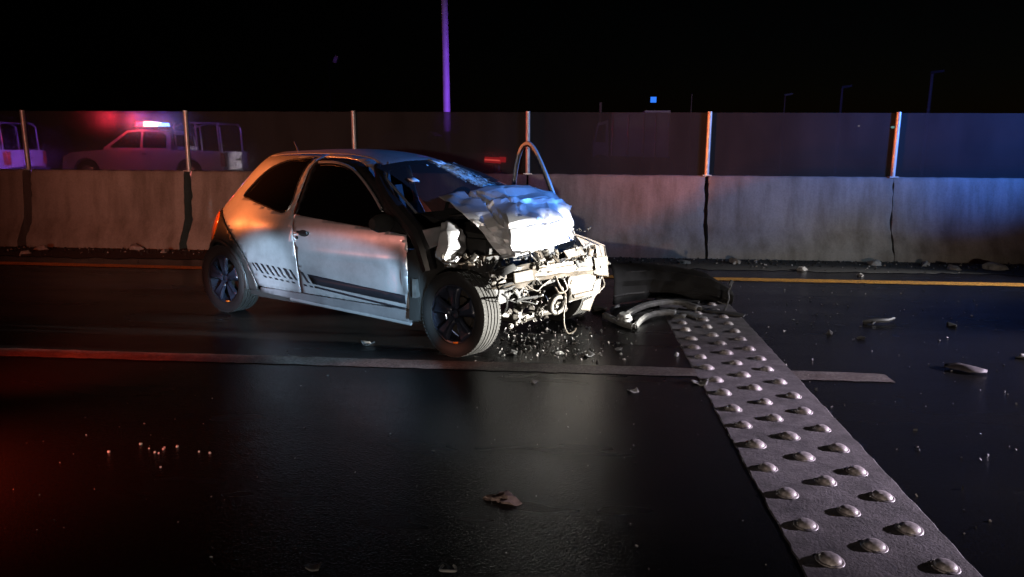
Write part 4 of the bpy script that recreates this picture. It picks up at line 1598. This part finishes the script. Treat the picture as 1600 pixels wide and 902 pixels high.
for k, (px, py) in enumerate([(1003, 462), (1030, 492), (1062, 500), (1106, 490), (962, 486), (1120, 470)]):
    q = [Vector((.09 * math.cos(a) * Rj.uniform(.4, 1.3), .06 * math.sin(a) * Rj.uniform(.4, 1.2), Rj.uniform(.004, .06))) for a in np.linspace(0, 5.2, 6)]
    mb = MB().add(q + [Vector((0, 0, .05))], [(i, (i + 1) % 6, 6) for i in range(6)])
    thing_mesh(mb, 'plastic_fragment', M['plastic' if k % 2 else 'trim_plastic'], ground_at(px, py),
               ['jagged dark fragment behind the upper rail of the grille frame', 'jagged dark fragment on the strip in front of the grille frame', 'torn dark fragment lying lowest before the grille frame on the strip', 'torn fragment near the right edge of the strip under the bumper end', 'jagged fragment at the left end of the grille frame', 'dark fragment leaning on the right end of the torn bumper'][k],
               'debris', sharp=20, solid=.005, rz=k)
# stones along the barrier foot
stn = [((1366, 415), .075, 'bluish stone at the barrier foot below the tight joint'), ((1446, 416), .06, 'dull stone at the barrier foot right of the tight joint'),
       ((1489, 422), .06, 'flat stone at the barrier foot near the right end'), ((1553, 422), .10, 'pale pointed stone at the barrier foot farthest right'),
       ((1253, 423), .06, 'pale stone at the barrier foot between the two right joints'), ((1148, 412), .07, 'rounded stone at the barrier foot just right of the open joint'),
       ((1067, 412), .06, 'flat stone at the barrier foot just left of the open joint'), ((66, 391), .07, 'long pale stone at the barrier foot at the far left'),
       ((257, 395), .055, 'pale stone at the barrier foot under the second dark gap'), ((268, 378), .09, 'slab of broken concrete leaning at the second dark gap'), ((40, 397), .05, 'small dull stone at the barrier foot under the first dark gap'), ((1344, 432), .04, 'small pale stone touching the yellow line on the right')]
for k, ((px, py), s, lab) in enumerate(stn):
    b = ground_at(px, py)
    if b.y > 9.55: b = Vector((b.x, 9.55, 0))
    thing_mesh(lump(s, k + 70, 1.3, .8, .75, .6, 2), 'stone', M['stone'], b, lab, 'stone', 'stones along the barrier foot', rz=k)

# glass crumbs: ten bright ones in the near lane are things, the rest is litter
gl_px = [(170, 707), (220, 695), (233, 702), (242, 708), (248, 709), (255, 703), (257, 701), (277, 699), (311, 707), (328, 709), (251, 731)]
gl_lab = ['glass crumb farthest left of the crumbs in the near lane', None, None, None, None, None, None, None, 'brightest glass crumb near the right end of the crumbs in the near lane', 'glass crumb at the right end of the crumbs in the near lane', 'glass crumb lying below the row of crumbs in the near lane']
for k, (px, py) in enumerate(gl_px):
    s = (.0062, .007, .0052, .006, .0048, .0058)[k % 6]
    mb = MB().box((0, 0, s * .6), (s * 1.5, s * 1.1, s * 1.2), rot(.2 * k, .3 * k, k))
    thing_mesh(mb, 'glass_crumb', M['paper'], ground_at(px, py), gl_lab[k] or 'small white glass crumb in the middle of the row of crumbs in the near lane', 'glass crumb', 'white glass crumbs in the near lane', sharp=20)

Rl = random.Random(77)
mb = MB()


def crumb(p, s):
    Rm = rrot(Rl)
    mb.box(p + Vector((0, 0, s * .3)), (s * Rl.uniform(.6, 1.8), s * Rl.uniform(.5, 1.1), s * Rl.uniform(.25, .7)), Rm, Rl.uniform(.4, 1))


for k in range(340):   # dense patch under the bared engine
    px, py = Rl.gauss(860, 62), Rl.gauss(535, 20)
    if not (735 < px < 1080 and 500 < py < 572): continue
    mb.cur = Rl.choice([0, 1, 2, 2, 1, 3, 3, 3])
    crumb(ground_at(px, py), Rl.uniform(.004, .017))
for k in range(420):   # right lane
    p = Vector((Rl.uniform(1.4, 5.5), Rl.uniform(2.6, 8.0), 0))
    mb.cur = Rl.choice([0, 0, 2])
    crumb(p, Rl.uniform(.004, .013))
for k in range(130):   # near lane
    p = Vector((Rl.uniform(-2.6, .8), Rl.uniform(2.2, 4.4), 0))
    mb.cur = Rl.choice([0, 1])
    crumb(p, Rl.uniform(.002, .006))
tag(mb.build('debris_litter', [M['grey_shard'], M['shard'], M['stone'], M['oily']], smooth=False), 'fine broken glass and plastic litter on the road', kind='stuff')
mb = MB()
for k in range(1500):
    p = Vector((Rl.uniform(-10, 7), 9.6 - abs(Rl.gauss(0, .32)), 0.004))
    mb.cur = 0 if Rl.random() < .8 else 1
    s = Rl.uniform(.006, .022)
    mb.box(p + Vector((0, 0, s * .3)), (s * Rl.uniform(.8, 1.8), s, s * Rl.uniform(.5, .9)), rrot(Rl), .6)
tag(mb.build('gravel', [M['soil'], M['stone']], smooth=False), 'loose gravel along the barrier foot', kind='stuff')

# ================================================================== beyond the barrier
FZ = 0.26


def pickup(name, loc, label, paint, police=True, tail='tail'):
    """double-cab pickup heading -X (towards the left), origin under its tail"""
    t = empty(name, loc, 0, label, 'pickup truck')
    Wd = 1.72
    mb = MB()
    low = [(0, .42), (0, .98), (-1.52, 1.0), (-1.56, 1.02), (-3.55, 1.03), (-4.75, .93), (-5.02, .80), (-5.08, .42), (-4.72, .40)]
    ar = [(-4.30 + .42 * math.cos(a), .36 + .42 * math.sin(a)) for a in np.linspace(PI - .1, .1, 10)]
    low += ar + [(-3.8, .40), (-1.55, .40)]
    ar = [(-1.08 + .42 * math.cos(a), .36 + .42 * math.sin(a)) for a in np.linspace(PI - .1, .1, 10)]
    low += ar + [(-.55, .42)]
    # caps by constrained triangulation, so the wheel arches stay open
    vs = [Vector(p) for p in low]
    vo, _, fo, *_ = delaunay_2d_cdt(vs, [(i, (i + 1) % len(vs)) for i in range(len(vs))], [], 1, 1e-5)
    for y in (-Wd / 2, Wd / 2):
        mb.add([(p[0], y, p[1]) for p in vo], fo)
    n = len(low)
    mb.add([(u, -Wd / 2, w) for u, w in low] + [(u, Wd / 2, w) for u, w in low], [(i, (i + 1) % n, (i + 1) % n + n, i + n) for i in range(n)])
    mb.build('body', paint, t, sharp=30)
    mb = MB()
    cabp = [(-1.60, 1.025), (-1.66, 1.45), (-1.86, 1.60), (-2.6, 1.63), (-3.05, 1.58), (-3.75, 1.06), (-3.7, 1.02)]
    secs = [(-.80, 1.0), (-.66, .0)]
    lowr = [(x, -.83 + .16 * max(0, (z - 1.02) / .6), z) for x, z in cabp]
    upr = [(x, .83 - .16 * max(0, (z - 1.02) / .6), z) for x, z in cabp]
    k = len(cabp)
    mb.add(lowr + upr, [tuple(range(k)), tuple(range(2 * k - 1, k - 1, -1))] + [(i, (i + 1) % k, (i + 1) % k + k, i + k) for i in range(k)])
    mb.build('cab', paint, t, sharp=25)

    def pane(pts, nm='window'):
        P = []
        for x, z in pts:
            P.append(Vector((x, -.837 + .16 * max(0, (z - 1.02) / .6), z)))
        MB().add(P, [tuple(range(len(P)))]).build(nm, M['truck_glass'], t, solid=-.004, smooth=False)
    pane([(-1.76, 1.08), (-1.78, 1.44), (-1.92, 1.54), (-2.50, 1.565), (-2.50, 1.08)])
    pane([(-2.58, 1.08), (-2.58, 1.565), (-2.98, 1.535), (-3.52, 1.12), (-3.50, 1.08)])
    MB().add([(-3.07, -.60, 1.585), (-3.07, .60, 1.585), (-3.74, .70, 1.09), (-3.74, -.70, 1.09)], [(0, 1, 2, 3)]).build('windscreen', M['truck_glass'], t, solid=.004, smooth=False)
    MB().box((-1.626, 0, 1.30), (.02, 1.2, .34), rot(0, -.13, 0)).build('rear_window', M['truck_glass'], t, smooth=False)
    for x in (-1.08, -4.30):
        for s in (-1, 1):
            w = MB()
            w.lathe([(-.11, .20), (-.12, .30), (-.10, .355), (.10, .355), (.12, .30), (.11, .20)], 28)
            wo = w.build('wheel', M['rubber'], t, loc=(x, s * (Wd / 2 - .13), .357))
            w = MB()
            w.lathe([(s * .10, 0), (s * .115, .06), (s * .09, .19), (s * .10, .205)], 20)
            w.build('hub', M['steel'], wo)
    MB().box((.03, 0, .72), (.05, 1.40, .50)).build('tailgate', paint, t)
    MB().box((.09, 0, .38), (.14, 1.70, .13)).build('bumper', M['steel'], t)
    MB().box((.06, .05, .745), (.02, .30, .06)).build('tailgate_handle', M['matte'], t)
    MB().box((.10, .0, .56), (.02, .42, .13)).build('number_plate', M['paper'], t)
    for s in (-1, 1):
        if tail == 'tail':
            MB().box((-.01, s * .79, .74), (.13, .15, .40)).build('tail_lamp', M['tail'], t)
        else:
            o = MB().box((.0, s * .79, .80), (.46, .16, .16), rot(0, .06, 0)).build('tail_lamp', M['lit_tail'], t)
            MB().box((-.005, s * .795, .80), (.44, .16, .035), rot(0, .06, 0)).build('lamp_core', M['lit_tailhot'], o)
    for z in (.78, .98):
        MB().box((-2.45, -Wd / 2 - .012, z * 0 + .90), (.14, .02, .03)).build('door_handle', M['matte'], t) if z < .9 else None
    if police:
        for x0 in (-.12, -.80, -1.45):
            for s in (-1, 1):
                MB().tube([(x0, s * .78, .98), (x0 - .04, s * .78, 1.72), (x0 - .10, s * .60, 1.82)], .028, 8).build('rack_post', M['steel'], t)
        for s in (-1, 1):
            MB().tube([(-.14, s * .66, 1.81), (-1.2, s * .66, 1.83), (-1.62, s * .62, 1.70)], .024, 8).build('rack_rail', M['steel'], t)
        for x0 in (-.2, -.8):
            MB().tube([(x0, -.66, 1.81), (x0, .66, 1.81)], .024, 8).build('rack_bar', M['steel'], t)
        MB().box((-2.25, 0, 1.65), (.28, 1.15, .04)).build('light_bar_base', M['matte'], t)
    return t


def light_bar(loc, rz):
    t = empty('light_bar', loc, rz, 'lit red and blue emergency light bar on the roof of the white pickup', 'light bar')
    MB().box((0, 0, .03), (1.05, .24, .06)).build('base', M['matte'], t)
    MB().box((-.40, 0, .12), (.24, .26, .13), None, .85).build('red_lens', M['lit_red'], t)
    MB().box((-.17, 0, .13), (.20, .26, .16), None, .9).build('red_core', M['lit_redhot'], t)
    MB().box((.06, 0, .12), (.24, .26, .13), None, .95).build('clear_lens', M['lit_white'], t)
    MB().box((.32, 0, .11), (.26, .26, .11), None, .85).build('blue_lens', M['lit_blue'], t)
    return t


tailp = plane_at(360, 250, 22)
truck = pickup('pickup_truck', (tailp.x - .1, 22.6, FZ), 'white pickup with a cargo rack and flashing light bar seen through the screen', M['white_truck'])
tp2 = plane_at(24, 250, 22)
t2 = copy_tree(truck)
t2.location = (tp2.x - .1, 22.6, FZ)
t2['label'] = 'purple-lit pickup tail cut off by the left edge of the picture'
for o in (truck, t2): o['group'] = 'police pickups on the far road'
p = plane_at(241, 203, 22.6)
light_bar((p.x, 22.6, FZ + 1.672), 0)
point('light_bar_red', (p.x - .35, 21.5, 2.2), 130, (1, .03, .06), .08)
point('light_bar_blue', (p.x + .75, 21.2, 2.2), 40, (.15, .12, 1), .08)
# violet patrol light on racks, with spots added for pole and box truck
spot('violet_beacon', (-9.5, 20.2, 3.2), (tailp.x - .5, 22.6, 2.2), 700, (.30, .12, 1), 60, .8, .1)
spot('violet_beacon_left', (tp2.x + 2.0, 20.0, 2.2), (tp2.x, 22.0, 1.3), 2600, (.36, .12, 1), 60, .8, .1)
spot('tailgate_fill', (-2.5, 19.0, 1.0), (tailp.x, 22.6, 0.95), 9000, (1.0, .92, .95), 9, .8, .08)  # fill added to whiten the pickup tail
spot('violet_pole_spot', (-2.0, 21.0, 2.3), (-4.1, 24, 3.4), 1300, (.30, .06, 1), 70, .9, .1)
spot('violet_box_spot', (0.2, 22.0, 2.6), (1.9, 30, 2.2), 170, (.20, .14, 1), 50, .9, .1)
spot('blue_pole_spot', (6.5, 16.0, 3.0), (12.0, 30, 4.5), 900, (.12, .20, 1), 60, .9, .1)  # spot added to tint the distant poles blue

tp3 = plane_at(784, 250, 22)
t3 = pickup('dark_pickup', (tp3.x - .2, 22.2, FZ), 'dark unlit pickup showing only a red tail lamp streak behind the screen', M['dark_truck'], False, 'lit')

# tall lamp post
pb = plane_at(699, 260, 24)
lp = empty('tall_pole', (pb.x, 24, FZ), 0, 'tall violet-lit pole rising out of the top of the picture', 'pole')
MB().tube([(0, 0, 0), (0, 0, 1.65)], .11, 16).build('dark_base', M['matte'], lp)
MB().tube([(0, 0, 1.65), (-.02, 0, 4.0), (-.10, 0, 9.5)], [.118, .108, .075], 16).build('shaft', M['pole_paint'], lp)
MB().tube([(-.10, 0, 9.5), (-.4, 0, 9.9), (-1.6, 0, 10.1)], [.05, .04, .035], 8).build('arm', M['steel'], lp)
MB().box((-1.9, 0, 10.1), (.7, .26, .12)).build('lamp_head', M['steel'], lp)


def lamp_pole(px, ptop, Y, label, h_arm=True, rr=.045):
    b = plane_at(px, 240, Y)
    top = plane_at(px, ptop, Y)
    o = empty('street_lamp', (b.x, Y, FZ), 0, label, 'street lamp', 'distant lamp poles')
    lean = (top.x - plane_at(px - 6, 180, Y).x) * 0.5
    MB().tube([(0, 0, 0), (.02, 0, top.z - FZ)], [rr * 1.3, rr], 8).build('shaft', M['pole_paint'], o)
    if h_arm:
        MB().box((.16, -.05, top.z - FZ + .03), (.42, .16, .09), rot(0, -.15, 0)).build('lamp_head', M['steel'], o)
    return o


lamp_pole(1443, 114, 30, 'tallest lamp pole above the right barrier with a small head', True, .055)
lamp_pole(1307, 137, 34, 'slim lamp pole above the middle of the pale barrier segment', True, .05)
lamp_pole(1220, 149, 40, 'dim thin lamp pole left of the slim one on the right', True, .04)
lamp_pole(1076, 147, 34, 'thin pale pole just left of the metal post over the open joint', False, .025)
lamp_pole(936, 160, 34, 'very dim short violet pole left of the box truck', False, .06)
# hanging lamp head seen as one violet glint high on the left
b = plane_at(525, 93, 60)
hl = empty('hanging_lamp', (b.x, 60, FZ), 0, 'dark lamp mast whose head shows as a single violet glint high left of the pole', 'street lamp')
MB().tube([(-.6, .05, 0), (-.6, .05, b.z - FZ + .1), (0, 0, b.z - FZ + .12)], .05, 8).build('mast', M['matte'], hl)
MB().box((0, 0, b.z - FZ), (.28, .3, .60), rot(0, .4, 0)).build('lamp_head', M['steel'], hl)
spot('violet_lamp_spot', (b.x + 2.0, 46, 4.6), (b.x, 60, b.z), 900, (.35, .10, 1), 2.4, .8, .1)  # spot added to make the violet glint on the lamp head

# lit blue sign
b = plane_at(1021, 156, 60)
sg = empty('blue_sign', (b.x, 60, FZ), 0, 'small square blue lit sign on a dark post far beyond the box truck', 'sign')
MB().tube([(0, .1, 0), (0, .1, b.z - FZ)], .07, 8).build('sign_post', M['matte'], sg)
MB().box((0, 0, b.z - FZ), (.44, .10, .42)).build('sign_face', M['lit_sign'], sg)
MB().box((0, .07, b.z - FZ), (.50, .04, .48)).build('sign_back', M['matte'], sg)
for px, py, mat, s, lab in ((1395, 199, 'lit_green', .20, 'greenish far lamp left of the right metal post'), (1342, 197, 'lit_warm', .13, 'tiny pale far lamp left of the greenish one')):
    b = plane_at(px, py, 70)
    o = empty('far_lamp', (b.x, 70, FZ), 0, lab, 'lamp', 'far lamps on the right')
    MB().tube([(0, .2, 0), (0, .2, b.z - FZ)], .05, 6).build('lamp_post', M['matte'], o)
    mb = MB().lathe([(-.5, 0), (-.45, .5), (0, .9), (.45, .5), (.5, 0)], 10, 'z')
    for v in mb.v: v.xyz = v * s
    mb.build('bulb', M[mat], o, loc=(0, 0, b.z - FZ))

# box truck
a, c = plane_at(928, 176, 30), plane_at(1050, 172, 30)
bt = empty('box_truck', ((a.x + c.x) / 2, 30, FZ), 0, 'dim violet-lit cargo truck behind the screen in the middle', 'truck')
w = (c.x - a.x)
H0, H1 = .85, c.z - FZ
MB().box((-.06 * w, 1.2, (H0 + H1) / 2 - .05), (w * .42, 2.4, H1 - H0 - .1)).build('cargo_box', M['purple_box'], bt)
mb = MB()
mb.prism([(-.50 * w, .6), (-.50 * w, 1.35), (-.44 * w, 2.15), (-.31 * w, 2.25), (-.29 * w, .6)], 'y', .15, 2.2)
mb.build('cab', M['purple_box'], bt, sharp=25)
MB().add([(-.475 * w, .143, 1.4), (-.43 * w, .143, 2.05), (-.34 * w, .143, 2.1), (-.34 * w, .143, 1.4)], [(0, 1, 2, 3)]).build('cab_window', M['truck_glass'], bt, solid=.01)
MB().box((.32 * w, 1.2, (H0 + H1) / 2 - .02), (w * .33, 2.4, H1 - H0)).build('cargo_box', M['purple_box'], bt)
for x in (-.25, -.05, .15, .30, .47):
    MB().tube([(x * w, -.03, H0), (x * w, -.03, H1 - .15)], .04, 6).build('side_rib', M['steel'], bt)
MB().box((0, 1.2, .72), (w * .95, .9, .2)).build('chassis', M['matte'], bt)
for x in (-.40, .25, .40):
    for y in (.2, 2.1):
        q = MB().lathe([(-.13, .1), (-.14, .40), (-.10, .46), (.10, .46), (.14, .40), (.13, .1)], 20)
        q.build('wheel', M['rubber'], bt, loc=(x * w, y, .462))
